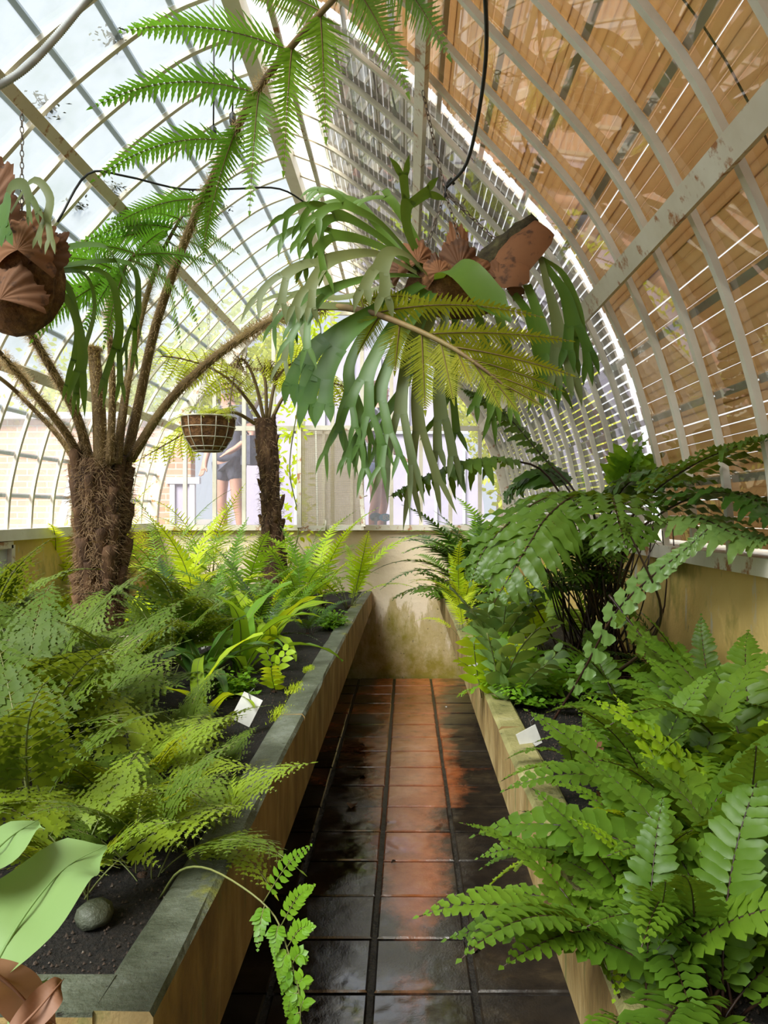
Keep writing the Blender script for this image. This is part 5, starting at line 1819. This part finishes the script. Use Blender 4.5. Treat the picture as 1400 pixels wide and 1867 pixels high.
# ------------------------------------------------------------------ plants of the right bench
RG = 'ferns on the right bench'
Rp = [
    ('sword_fern', 'glossy sword fern spilling over the rim at the bottom right', 1170, 1750, 'sword', 13, .31, 41),
    ('sword_fern', 'bright lime sword fern in the right foreground', 1230, 1610, 'sword_lime', 8, .34, 42),
    ('sword_fern', 'large dark sword fern at the lower right corner', 1380, 1760, 'sword', 11, .42, 43),
    ('sword_fern', 'sword fern with broad fronds above the lime one, by the rim', 1190, 1500, 'sword', 10, .34, 44),
    ('sword_fern', 'sword fern at the right picture edge, mid height', 1370, 1480, 'sword', 12, .46, 45),
    ('sword_fern', 'green sword fern standing behind the rust coloured spike', 1260, 1400, 'sword', 11, .38, 46),
    ('sword_fern', 'sword fern at the right below the ochre wall', 1385, 1340, 'sword', 10, .36, 47),
    ('sword_fern', 'lighter sword fern under the tall dark stems', 1150, 1330, 'sword', 9, .34, 48),
    ('sword_fern', 'lime sword fern along the right edge of the picture', 1330, 1560, 'sword_lime', 8, .40, 49),
    ('sword_fern', 'small sword fern on the rim by the lower white tag', 1060, 1420, 'sword', 6, .20, 50),
    ('sword_fern', 'sword fern low over the right rim near the bottom', 1150, 1640, 'sword', 8, .26, 51),
    ('sword_fern', 'sword fern filling the very bottom right of the picture', 1300, 1850, 'sword', 12, .34, 66),
    ('sword_fern', 'sword fern leaning left at the bottom over the rim end', 1170, 1850, 'sword', 11, .30, 67),
    ('sword_fern', 'sword fern in the middle of the right foreground clump', 1270, 1640, 'sword', 12, .36, 68),
    ('sword_fern', 'lime tinged sword fern low among the bottom right ferns', 1230, 1740, 'sword_lime', 6, .28, 69),
    ('sword_fern', 'sword fern behind the lime one toward the right edge', 1270, 1520, 'sword', 11, .40, 70),
    ('sword_fern', 'dark sword fern in the far corner against the right wall foot', 1290, 1275, 'nephro_d', 9, .34, 52),
    ('leafy_fern', 'broad leaved pale fern with browned edges on the right bench', 1010, 1270, 'poly_m', 7, .36, 53),
    ('leafy_fern', 'bright green comb fern left of the dark stems', 985, 1200, 'sword_lime', 7, .46, 54),
    ('leafy_fern', 'bluish leafy fern hanging over the right rim', 905, 1225, 'leafy_b', 9, .34, 55),
    ('leafy_fern', 'bluish leafy fern beside the rim halfway along the right bench', 925, 1290, 'leafy_b', 8, .30, 56),
    ('leafy_fern', 'small leafy creeper trailing down the right bench face', 895, 1275, 'leafy', 8, .22, 57),
    ('leafy_fern', 'lime comb fern at the middle of the right bench', 930, 1150, 'nephro_l', 10, .50, 58),
    ('leafy_fern', 'bright comb fern near the far end of the right bench', 850, 1130, 'nephro', 10, .50, 59),
    ('leafy_fern', 'dark green fern mass at the far end of the right bench', 860, 1085, 'nephro_d', 20, .85, 60),
    ('leafy_fern', 'dark glossy fern in the far right corner under the glass', 915, 1085, 'nephro_m', 18, .90, 61),
    ('leafy_fern', 'dark wavy fern overhanging the far right rim', 825, 1095, 'poly', 10, .50, 74),
    ('leafy_fern', 'mid green fern above the far right rim by the end wall', 835, 1075, 'nephro_m', 12, .60, 75),
    ('leafy_fern', 'wavy green fern behind the comb ferns on the right bench', 960, 1110, 'poly_m', 9, .55, 62),
    ('leafy_fern', 'dark low leafy plant on the soil right of the far rim', 960, 1290, 'maiden_m', 7, .14, 63),
    ('leafy_fern', 'lime comb fern on the rim toward the far right', 845, 1160, 'nephro_l', 6, .34, 64),
    ('leafy_fern', 'mid green fern close by the stems of the tall fern', 1050, 1180, 'nephro_m', 9, .48, 65),
]
for (nm, lb, px, py, sp, n, size, sd) in Rp:
    p = bedR(px, py)
    p.x = min(p.x, .86)
    fern(nm, lb, 'fern', p, sp, n, size, sd, RG)

# tall fern with a thicket of dark stems
tl0 = P(1120, 1225, 2.9); tl0.z = .885
tl0.x = min(tl0.x, .76)
tall = thing('tall_fern', 'tall fern with wavy leaflets on a thicket of thin dark stems', 'fern', tl0)
r = random.Random(71)
crown = P(1085, 955, 2.85)
def tall_frond(path, n, pl, pw, m, t0, seed, shape='even', up=V((0, -.15, 1)), ang=72, droop=.5, r0=.006, wave=.006, wk=3):
    pts = catmull(path, 24); mb = MB()
    frond(mb, pts, up.normalized(), t0, n, pl, shape, pw, dict(segs=12, prof='wavy', cup=.10, wave=wave, wk=wk, teeth=.10), ang=ang, droop=droop, r0=r0, r1=.0015, rng=random.Random(seed))
    return mb.build('frond', [M[m], M['darkstem']], tall, tl0)
def stem_from(px, py, d):
    return [tl0 + V((r.uniform(-.07, .07), r.uniform(-.07, .07), 0)), P(px, py, d)]
tall_frond(stem_from(1060, 1000, 2.85) + [P(1000, 870, 2.8), P(930, 840, 2.72), P(850, 842, 2.65), P(770, 872, 2.6), P(712, 905, 2.56)], 17, .13, .024, 'polypod', .48, 1, 'lance', V((0, .2, 1)), 80, 1.7)
tall_frond(stem_from(1080, 1000, 2.9) + [P(1050, 900, 2.9), P(990, 835, 2.95), P(930, 765, 3.0), P(880, 728, 3.0), P(845, 712, 3.0)], 18, .10, .020, 'polypod', .45, 2, 'lance', V((.4, -.6, .7)), 66, .8)
tall_frond(stem_from(1130, 1000, 2.75) + [P(1180, 910, 2.5), P(1260, 850, 2.2), P(1340, 815, 2.0), P(1420, 790, 1.85)], 20, .20, .016, 'polypod', .42, 3, 'lance', V((0, -.2, 1)), 75, .6)
tall_frond(stem_from(1140, 1010, 2.75) + [P(1200, 940, 2.5), P(1290, 900, 2.2), P(1370, 910, 2.0), P(1440, 960, 1.9)], 16, .17, .020, 'dark', .42, 4, 'even', V((.2, -.2, 1)), 75, .7)
tall_frond(stem_from(1150, 1020, 2.6) + [P(1200, 960, 2.35), P(1270, 945, 2.15), P(1340, 975, 2.0), P(1400, 990, 1.9)], 14, .14, .022, 'blue', .42, 5, 'even', V((0, -.3, 1)), 75, .7)
tall_frond(stem_from(1090, 1020, 2.7) + [P(1080, 930, 2.5), P(1050, 905, 2.35), P(1000, 940, 2.2), P(960, 1000, 2.1), P(900, 1100, 2.05)], 18, .17, .019, 'polypod', .40, 6, 'even', V((0, -.4, 1)), 72, .9)
tall_frond(stem_from(1100, 1020, 2.7) + [P(1110, 930, 2.45), P(1115, 905, 2.3), P(1125, 940, 2.12), P(1140, 1000, 2.02)], 16, .17, .018, 'polypod', .42, 7, 'even', V((0, -.5, 1)), 75, .6)
tall_frond(stem_from(1090, 1010, 2.8) + [P(1060, 920, 2.7), P(1010, 905, 2.6), P(950, 935, 2.5), P(885, 1000, 2.42), P(860, 1060, 2.4)], 18, .14, .018, 'polypod', .42, 8, 'even', V((0, -.3, 1)), 72, .9)
tall_frond(stem_from(1120, 1000, 2.9) + [P(1140, 900, 2.9), P(1150, 850, 2.85), P(1165, 830, 2.8)], 10, .13, .026, 'mid', .5, 9, 'even', V((0, -.8, .5)), 66, .4)
tall_frond(stem_from(1070, 1000, 2.95) + [P(1040, 900, 3.0), P(1000, 860, 3.05), P(960, 870, 3.1), P(920, 900, 3.15)], 13, .17, .026, 'dark', .45, 10, 'even', V((0, -.3, 1)), 72, .8)
tall_frond(stem_from(1100, 1000, 2.95) + [P(1130, 900, 2.85), P(1190, 860, 2.6), P(1250, 880, 2.4)], 13, .16, .024, 'dark', .45, 11, 'even', V((0, -.3, 1)), 72, .8)
tall_frond([P(1120, 1230, 2.3), P(1180, 1180, 2.1), P(1205, 1110, 1.95), P(1165, 1010, 1.9), P(1140, 960, 1.9)], 2, .05, .01, 'polypod', .9, 12)
# bluish creeping frond that crosses the wall
tall_frond([P(1005, 1320, 2.2), P(1060, 1230, 2.1), P(1120, 1120, 2.0), P(1190, 1050, 1.92), P(1240, 1010, 1.88), P(1290, 965, 1.85)], 15, .07, .026, 'blue', .12, 13, 'lance', V((-.5, -.7, .5)), 66, .5, .004, .004, 2)
tall_frond([P(1110, 1085, 2.0), P(1160, 1150, 1.95), P(1200, 1195, 1.92), P(1240, 1225, 1.9)], 8, .08, .016, 'polypod', .1, 14, 'even', V((.5, -.6, .3)), 60, .4, .004)
# the thicket
for i in range(64):
    a = r.random() * 6.283; q = r.random() ** .5
    p0 = tl0 + V((math.cos(a) * .13 * q - .02, math.sin(a) * .20 * q, 0))
    p2 = crown + V((r.gauss(0, .15), r.gauss(0, .15), r.gauss(.0, .06)))
    p1 = (p0 + p2) / 2 + V((r.gauss(0, .03), r.gauss(0, .03), 0))
    p2.x = min(p2.x, .90)
    mb = MB(); mb.tube(catmull([p0, p1, p2], 6), [.0042, .004, .0038, .0034, .003, .0026, .002], 4)
    mb.build('stem', M['darkstem'], tall, tl0)
for i in range(26):
    a = r.uniform(0, 6.283)
    f_ = put(SP['poly'][i % 4], tall, 'frond', V((crown.x - .03, crown.y, crown.z - .12 + r.uniform(-.16, .05))) - tl0 + V((r.uniform(-.08, .04), r.uniform(-.1, .1), 0)), a, (.30 if math.cos(a) < .3 else .20) * r.uniform(.8, 1.2), r.uniform(-.2, .3))
# litter of dead stems at its foot
mb = MB()
for i in range(160):
    p = tl0 + V((r.uniform(-.15, .12), r.uniform(-.25, .2), r.uniform(0, .02)))
    d = V((r.gauss(0, 1), r.gauss(0, 1), r.uniform(0, .5))).normalized()
    mb.tube([p, p + d * r.uniform(.04, .10), p + d * r.uniform(.1, .16) + V((0, 0, -.02))], .0016, 3, cap=False)
mb.build('dead_stem_litter', M['trunk'], tall, tl0, kind='stuff')

# rust coloured dead spike among the sword ferns
sp0 = P(1095, 1490, 1.46); sp0.z = .89
mb = MB(); pts = catmull([sp0, P(1098, 1420, 1.44), P(1086, 1350, 1.44)], 12)
for i in range(12):
    p = pts[i]
    for s_ in (-1, 1):
        mb.blade(p, V((s_ * .8, r.uniform(-.4, .4), .6)), V((0, -1, .2)), .016, .006, 3, 'lance', .6)
mb.tube(pts, [.004 - .003 * i / 12 for i in range(13)], 5)
tag(mb.build('dead_frond_spike', M['dryleaf'], None, sp0), 'upright rust brown dead frond among the sword ferns', 'dead frond')

# green vine climbing behind the small tree fern
vr = P(520, 1060, 6.75)
vine = thing('climbing_vine', 'bright leafy vine climbing by the end glass behind the small trunk', 'vine', vr)
pts = catmull([vr, P(545, 960, 6.8), P(528, 860, 6.82), P(540, 760, 6.82), P(560, 680, 6.82), P(585, 610, 6.82), P(570, 560, 6.82)], 30)
mb = MB(); mb.tube(pts, .006, 5); vs_ = mb.build('stem', M['stipe_g'], vine, vr)
mb = MB()
for i in range(430):
    p, ix = at(pts, r.random() ** .8)
    d = V((r.gauss(0, 1), r.gauss(0, .35), r.gauss(-.1, .7))).normalized()
    mb.blade(p + d * r.uniform(.02, .16), d, V((0, -1, .4)), r.uniform(.05, .09), .012, 3, 'oval', .4)
mb.build('leaves', M['lime'], vine, vr, kind='stuff')

# ------------------------------------------------------------------ plant tags
def plant_tag(label, base, tilt, w, h, stake, seed):
    root = thing('plant_tag', label, 'plant tag', base, 'plant name tags')
    mb = MB(); mb.tube([V((0, 0, -.01)), V((0, 0, stake)), V((-.008, .0, stake + .03)), V((.008, 0, stake + .045)), V((.012, 0, stake + .03))], .0012, 5); mb.build('wire_stake', M['metal'], root)
    Mx = Matrix.Rotation(tilt, 3, 'Y') @ Matrix.Rotation(-.35, 3, 'X')
    c = MB(); c.box((-w / 2, -.001, -h / 2), (w / 2, .001, h / 2))
    c.v = [Mx @ p + V((-.012, -.008, stake - h * .18)) for p in c.v]
    pl_ = c.build('card', M['tagwhite'], root, smooth=False)
    mb = MB()
    for k in range(5):
        y_ = h * .3 - k * h * .12
        mb.box((-w * .36, -.0016, y_ - .0007), (w * (.1 + .06 * ((k * seed) % 4)), -.0011, y_ + .0007))
    mb.v = [Mx @ p + V((-.012, -.008, stake - h * .18)) for p in mb.v]
    return root
plant_tag('white name tag on a wire stake near the left rim', bedL(458, 1335, .845), .45, .062, .085, .085, 3)
plant_tag('half hidden white name tag in the middle of the left bench', bedL(378, 1200, .84), -.4, .05, .08, .10, 5)
plant_tag('small white name tag lying on the right rim', bedR(972, 1352, .912), 1.2, .05, .06, .02, 7)
plant_tag('white name tag at the rim by the bluish leafy fern', bedR(880, 1225, .91), 1.0, .06, .07, .03, 9)

# ------------------------------------------------------------------ litter on the path
def litter(label, px, py, s, m, seed):
    d = FPX * CAM_H / (py - 934.0)
    p = P(px, py, d); p.z = .010
    r = random.Random(seed); mb = MB()
    a = r.random() * 6.28
    mb.blade(p, V((math.cos(a), math.sin(a), .15)), V((0, 0, 1)), s, s * .32, 6, 'oval', .5, .5)
    tag(mb.build('fallen_leaf', M[m], None, p), label, 'fallen leaf', 'fallen leaves on the path')
litter('curled pinkish brown leaf on the wet path', 640, 1478, .085, 'dryleaf', 4)
litter('dark scrap of leaf on the path near the far end', 653, 1362, .05, 'trunk', 2)
litter('dark scrap of leaf on the path beside the middle joint', 660, 1418, .05, 'trunk', 3)
litter('dark leaf lump on the right tile joint near the front', 865, 1742, .05, 'trunk', 4)
litter('tiny curled scrap on the middle tile column', 722, 1574, .03, 'trunk', 5)
litter('small pale petal on the far right tiles', 812, 1291, .025, 'tagwhite', 6)

# ------------------------------------------------------------------ wires and pipes in the roof
def wire(name, label, pts, rad, m, cat):
    rib_ = name == 'conduit'
    q = catmull(pts, 160 if rib_ else 30); mb = MB(); mb.tube(q, [rad * (1.1 if i % 2 else .9) for i in range(len(q))] if rib_ else rad, 8)
    tag(mb.build(name, M[m], None, q[0]), label, cat)
wire('conduit', 'grey ribbed conduit crossing the top left corner', [P(-40, 178, 2.6), P(40, 130, 2.6), P(100, 70, 2.62), P(150, 10, 2.65), P(190, -30, 2.68)], .013, 'pipe', 'conduit')
wire('roof_cable', 'thin black cable slung across the left roof below the ridge', [P(105, 405, 3.2), P(160, 318, 3.3), P(230, 322, 3.4), P(330, 345, 3.6), P(420, 345, 3.8), P(510, 345, 4.0), P(570, 380, 4.2)], .005, 'cable', 'cable')
for (lb, x, y0, y1, d) in (('longer black pendant lead hanging from the ridge', 424, 60, 205, 3.2), ('shorter black pendant lead left of the other one', 389, 40, 230, 3.3)):
    root = thing('pendant_lead', lb, 'pendant', P(x, y0, d), 'pendant leads under the ridge')
    mb = MB(); mb.tube([P(x, y0 - 60, d), P(x + 1, (y0 + y1) / 2, d), P(x, y1, d)], .0035, 6); mb.build('lead', M['cable'], root, root.location)
    mb = MB(); mb.tube([P(x, y1, d), P(x, y1 + 4, d), P(x, y1 + 18, d), P(x, y1 + 26, d)], [.006, .014, .014, .008], 8); mb.build('lamp_holder', M['cable'], root, root.location)
jb = P(432, 52, 3.3)
mb = MB(); mb.box(jb - V((.05, .04, .05)), jb + V((.05, .04, .05)))
tag(mb.build('junction_box', M['white'], None, jb, smooth=False), 'white square box fixed under the ridge', 'junction box')

# moss clumps lying on the left roof glass
mr = random.Random(8)
spots = [(398, 150, 'largest dark moss clump on the left roof glass'), (340, 262, 'spread moss clump on the left roof left of the tall frond'), (208, 345, 'moss clump on the glass below the left purlin'),
         (330, 355, 'leafy moss smear by the black cable'), (140, 375, 'small dark leaf stuck on the left glass'), (400, 380, 'moss clump low behind the tall frond'), (205, 70, 'moss clump near the top left corner'), (85, 195, 'tiny moss dot on the upper left glass')]
for (px, py, lb) in spots:
    # meet the line of sight with the vault
    best = None
    for i in range(400):
        d = 1.2 + i * .012
        p = P(px, py, d)
        if p.z >= z_at(min(1.62, abs(p.x - CX))) + .03 or abs(p.x - CX) > 1.62:
            best = p; break
    if best is None:
        continue
    mb = MB()
    for _ in range(60):
        q = best + V((mr.gauss(0, .028), mr.gauss(0, .035), mr.gauss(.005, .012)))
        d_ = V((mr.gauss(0, 1), mr.gauss(0, 1), mr.gauss(0, .5))).normalized()
        mb.blade(q, d_, V((0, 0, 1)), mr.uniform(.015, .04), .006, 2, 'oval')
    tag(mb.build('moss_clump', M['moss'], None, best), lb, 'moss', 'moss clumps on the roof glass')


# ------------------------------------------------------------------ visitors outside the end window
def skinned(name, joints, edges, m, parent, sub=2):
    names = list(joints)
    me = bpy.data.meshes.new(name)
    me.from_pydata([joints[k][0] for k in names], [(names.index(a), names.index(c)) for a, c in edges], [])
    me.materials.append(m)
    ob = bpy.data.objects.new(name, me); col.objects.link(ob); ob.parent = parent
    md = ob.modifiers.new('skin', 'SKIN'); md.use_smooth_shade = True
    if not me.skin_vertices:
        bpy.context.view_layer.objects.active = ob
    if me.skin_vertices:
        sv = me.skin_vertices[0].data
        for i, k in enumerate(names):
            rr = joints[k][1]
            sv[i].radius = rr if isinstance(rr, tuple) else (rr, rr)
            sv[i].use_root = (i == 0)
    s2 = ob.modifiers.new('sub', 'SUBSURF'); s2.levels = sub; s2.render_levels = sub
    return ob


def person(label, loc, rz, body, shirt_m, short_m, seed, shirt_bottom, hem, hairm, bag=False, beard=False, h=1.0):
    root = thing('person', label, 'person', loc, 'visitors outside the end window')
    root.rotation_euler = (0, 0, rz); root.scale = (h, h, h)
    J = {'pelvis': ((0, 0, .96), (.14, .11)), 'spine': ((0, .01, 1.14), (.13, .10)), 'chest': ((0, 0, 1.36), (.16, .11)), 'neck': ((0, -.01, 1.52), .055), 'head0': ((0, -.03, 1.60), (.068, .085)), 'head1': ((0, -.03, 1.70), (.078, .095)), 'head2': ((0, -.01, 1.77), (.05, .06)),
         'shl': ((-.19, 0, 1.44), .058), 'ell': ((-.26, .02, 1.16), .043), 'wrl': ((-.25, -.08, .92), .030), 'hal': ((-.25, -.11, .84), (.028, .036)),
         'shr': ((.19, 0, 1.44), .058), 'elr': ((.27, .04, 1.17), .043), 'wrr': ((.20, -.16, 1.02), .030), 'har': ((.16, -.22, .98), (.028, .036)),
         'hil': ((-.09, 0, .90), .095), 'knl': ((-.10, -.01, .50), .058), 'cal': ((-.10, .02, .36), .056), 'anl': ((-.10, .03, .09), .036), 'fol': ((-.11, -.12, .035), (.04, .03)),
         'hir': ((.09, 0, .90), .095), 'knr': ((.11, -.02, .50), .058), 'car': ((.12, .02, .36), .056), 'anr': ((.12, .05, .09), .036), 'for': ((.14, -.10, .035), (.04, .03))}
    J.update(body)
    E = [('pelvis', 'spine'), ('spine', 'chest'), ('chest', 'neck'), ('neck', 'head0'), ('head0', 'head1'), ('head1', 'head2'), ('chest', 'shl'), ('shl', 'ell'), ('ell', 'wrl'), ('wrl', 'hal'), ('chest', 'shr'), ('shr', 'elr'), ('elr', 'wrr'), ('wrr', 'har'),
         ('pelvis', 'hil'), ('hil', 'knl'), ('knl', 'cal'), ('cal', 'anl'), ('anl', 'fol'), ('pelvis', 'hir'), ('hir', 'knr'), ('knr', 'car'), ('car', 'anr'), ('anr', 'for')]
    # fingers and thumb from each hand
    for (hd, sx) in (('hal', -1), ('har', 1)):
        c = V(J[hd][0])
        w_ = V(J['wr' + hd[2]][0]); d = (c - w_).normalized(); s = d.cross(V((0, 0, 1)) if abs(d.z) < .9 else V((0, 1, 0))).normalized()
        for i, l in enumerate((.055, .062, .060, .048)):
            o_ = s * (.012 * (i - 1.5) * 1.3)
            J[f'{hd}f{i}a'] = (tuple(c + o_ + d * .03), .009); J[f'{hd}f{i}b'] = (tuple(c + o_ + d * (.03 + l) + V((0, -.015, -.01))), .007)
            E += [(hd, f'{hd}f{i}a'), (f'{hd}f{i}a', f'{hd}f{i}b')]
        J[hd + 't'] = (tuple(c + s * .045 + d * .02), .010); J[hd + 't2'] = (tuple(c + s * .055 + d * .05), .008)
        E += [(hd, hd + 't'), (hd + 't', hd + 't2')]
    skinned('body', J, E, M['skin'], root)
    g = lambda k, f=1.22: (J[k][0], tuple(x * f for x in J[k][1]) if isinstance(J[k][1], tuple) else J[k][1] * f)
    lerp = lambda a, c, t: tuple(V(J[a][0]).lerp(V(J[c][0]), t))
    SJ = {'pelvis': ((0, 0, shirt_bottom - .12), (.19, .15)), 'waist': ((0, 0, 1.02), (.18, .14)), 'spine': g('spine', 1.30), 'chest': g('chest', 1.12), 'nk': (lerp('chest', 'neck', .72), (.08, .08)), 'shl': g('shl', 1.2), 'sl': (lerp('shl', 'ell', .62), .066), 'shr': g('shr', 1.2), 'sr': (lerp('shr', 'elr', .62), .066)}
    skinned('shirt', SJ, [('pelvis', 'waist'), ('waist', 'spine'), ('spine', 'chest'), ('chest', 'nk'), ('chest', 'shl'), ('shl', 'sl'), ('chest', 'shr'), ('shr', 'sr')], M[shirt_m], root)
    t = (0.90 - hem) / .40
    KJ = {'pelvis': ((0, 0, .99), (.165, .13)), 'hil': ((-.09, 0, .86), .118), 'kl': (lerp('hil', 'knl', t), .098), 'hir': ((.09, 0, .86), .118), 'kr': (lerp('hir', 'knr', t), .098)}
    skinned('shorts', KJ, [('pelvis', 'hil'), ('hil', 'kl'), ('pelvis', 'hir'), ('hir', 'kr')], M[short_m], root)
    hd = V(J['head1'][0])
    mb = MB(); rows = []
    for i in range(8):
        ph = math.pi * .62 * i / 7
        rows.append([hd + V((math.cos(2 * math.pi * k / 16) * .088 * math.sin(ph), math.sin(2 * math.pi * k / 16) * .105 * math.sin(ph) + .022 + .02 * (i / 7), math.cos(ph) * .10 + .012)) for k in range(17)])
    mb.quadstrip(rows); mb.build('hair', M[hairm], root)
    # face
    mb = MB(); fx = hd + V((0, -.092, -.02))
    mb.blade(fx + V((0, .01, .035)), V((0, -.35, -1)), V((0, -1, .3)), .05, .014, 4, 'lance', 0, -.8); mb.build('nose', M['skin'], root)
    for sx in (-1, 1):
        e = MB(); c = hd + V((sx * .03, -.083, .012)); e.tube([c + V((-.012, 0, 0)), c + V((0, -.006, 0)), c + V((.012, 0, 0))], [.003, .007, .003], 6); e.build('eye', M['cable'], root)
        e = MB(); c = hd + V((sx * .082, .005, -.01)); e.tube([c + V((0, 0, -.03)), c + V((sx * .012, .01, 0)), c + V((0, .005, .03))], [.008, .014, .009], 6); e.build('ear', M['skin'], root)
    e = MB(); c = hd + V((0, -.086, -.065)); e.tube([c + V((-.022, .006, 0)), c, c + V((.022, .006, 0))], .005, 6); e.build('mouth', M['dryleaf'], root)
    if beard:
        mb = MB(); rows = []
        for i in range(5):
            z = -.045 - .02 * i
            rows.append([hd + V((math.sin(a) * (.078 - .008 * i), -math.cos(a) * (.088 - .010 * i) - .012, z)) for a in [-1.4 + 2.8 * k / 12 for k in range(13)]])
        mb.quadstrip(rows); mb.build('beard', M[hairm], root)
    if bag:
        mb = MB(); mb.box((.22, -.10, .86), (.34, .10, 1.16)); mb.build('shoulder_bag', M['navy'], root, smooth=False)
        mb = MB(); mb.tube(catmull([V((.27, 0, 1.16)), V((.16, -.13, 1.36)), V((.05, -.05, 1.53)), V((.10, .12, 1.40)), V((.27, .05, 1.16))], 16), .009, 5); mb.build('bag_strap', M['navy'], root)
    for sx, k in ((-1, 'fol'), (1, 'for')):
        c = V(J[k][0]); mb = MB(); mb.tube([c + V((0, .17, -.005)), c + V((0, .08, -.005)), c + V((0, -.06, -.01)), c + V((0, -.09, -.012))], [.036, .046, .048, .03], 8); mb.build('shoe', M['navy'], root)
    return root


person('bearded man in grey blue clothes with bare legs, left beyond the end glass', P(420, 934, 8.25) * V((1, 1, 0)) + V((0, 0, 1.12)) if False else (P(418, 934, 8.25).x, 8.25, 1.12), math.radians(-25), {}, 'navy', 'navy', 1, .98, .66, 'hairgrey', bag=True, beard=True, h=1.02)
person('visitor in dark floral top and denim shorts behind the open sash', (P(690, 934, 8.0).x, 8.0, 1.12), math.radians(70), {'wrl': ((-.24, -.14, 1.00), .030), 'hal': ((-.20, -.20, 1.00), (.028, .036))}, 'floral', 'denim', 2, .93, .74, 'trunk', h=.97)

# ------------------------------------------------------------------ oval number signs by the sill
def oval_sign(label, c, w, h, m, text=None):
    root = thing('oval_sign', label, 'sign', (c.x, c.y, 1.12), 'oval signs outside the end glass')
    o = root.location
    mb = MB(); n = 24
    f_ = [c + V((math.cos(2 * math.pi * k / n) * w, 0, math.sin(2 * math.pi * k / n) * h)) for k in range(n)]
    mb.v = f_ + [p + V((0, .008, 0)) for p in f_]
    mb.f = [tuple(range(n))[::-1], tuple(range(n, 2 * n))] + [(k, (k + 1) % n, n + (k + 1) % n, n + k) for k in range(n)]; mb.m = [0] * (n + 2)
    mb.build('plate', M[m], root, o, smooth=False)
    sy = c.y + .016 if text else c.y - .006
    mb = MB(); mb.bar(V((c.x, sy, 1.12)), V((c.x, sy, c.z)), .028, .012, V((0, 1, 0))); mb.build('stake', M['pipe'], root, o, smooth=False)
    if text:
        cu = bpy.data.curves.new('number', 'FONT'); cu.body = text; cu.size = h * 1.75; cu.align_x = 'CENTER'; cu.align_y = 'CENTER'; cu.extrude = .001; cu.offset = .0012
        tmp = bpy.data.objects.new('number', cu); col.objects.link(tmp)
        dg = bpy.context.evaluated_depsgraph_get()
        me = bpy.data.meshes.new_from_object(tmp.evaluated_get(dg))
        bpy.data.objects.remove(tmp)
        me.materials.clear(); me.materials.append(M['tagwhite'])
        ob = bpy.data.objects.new('number', me); col.objects.link(ob); ob.parent = root
        ob.location = c + V((w * .15, -.004, 0)) - o; ob.rotation_euler = (math.radians(90), 0, 0)
    return root
oval_sign('grey green oval sign on a stake outside by the sill', P(685, 943, 7.5), .062, .042, 'signgrey')
oval_sign('blue oval sign reading 85 beside the grey oval sign', P(702, 944, 7.46), .060, .038, 'signblue', '85')
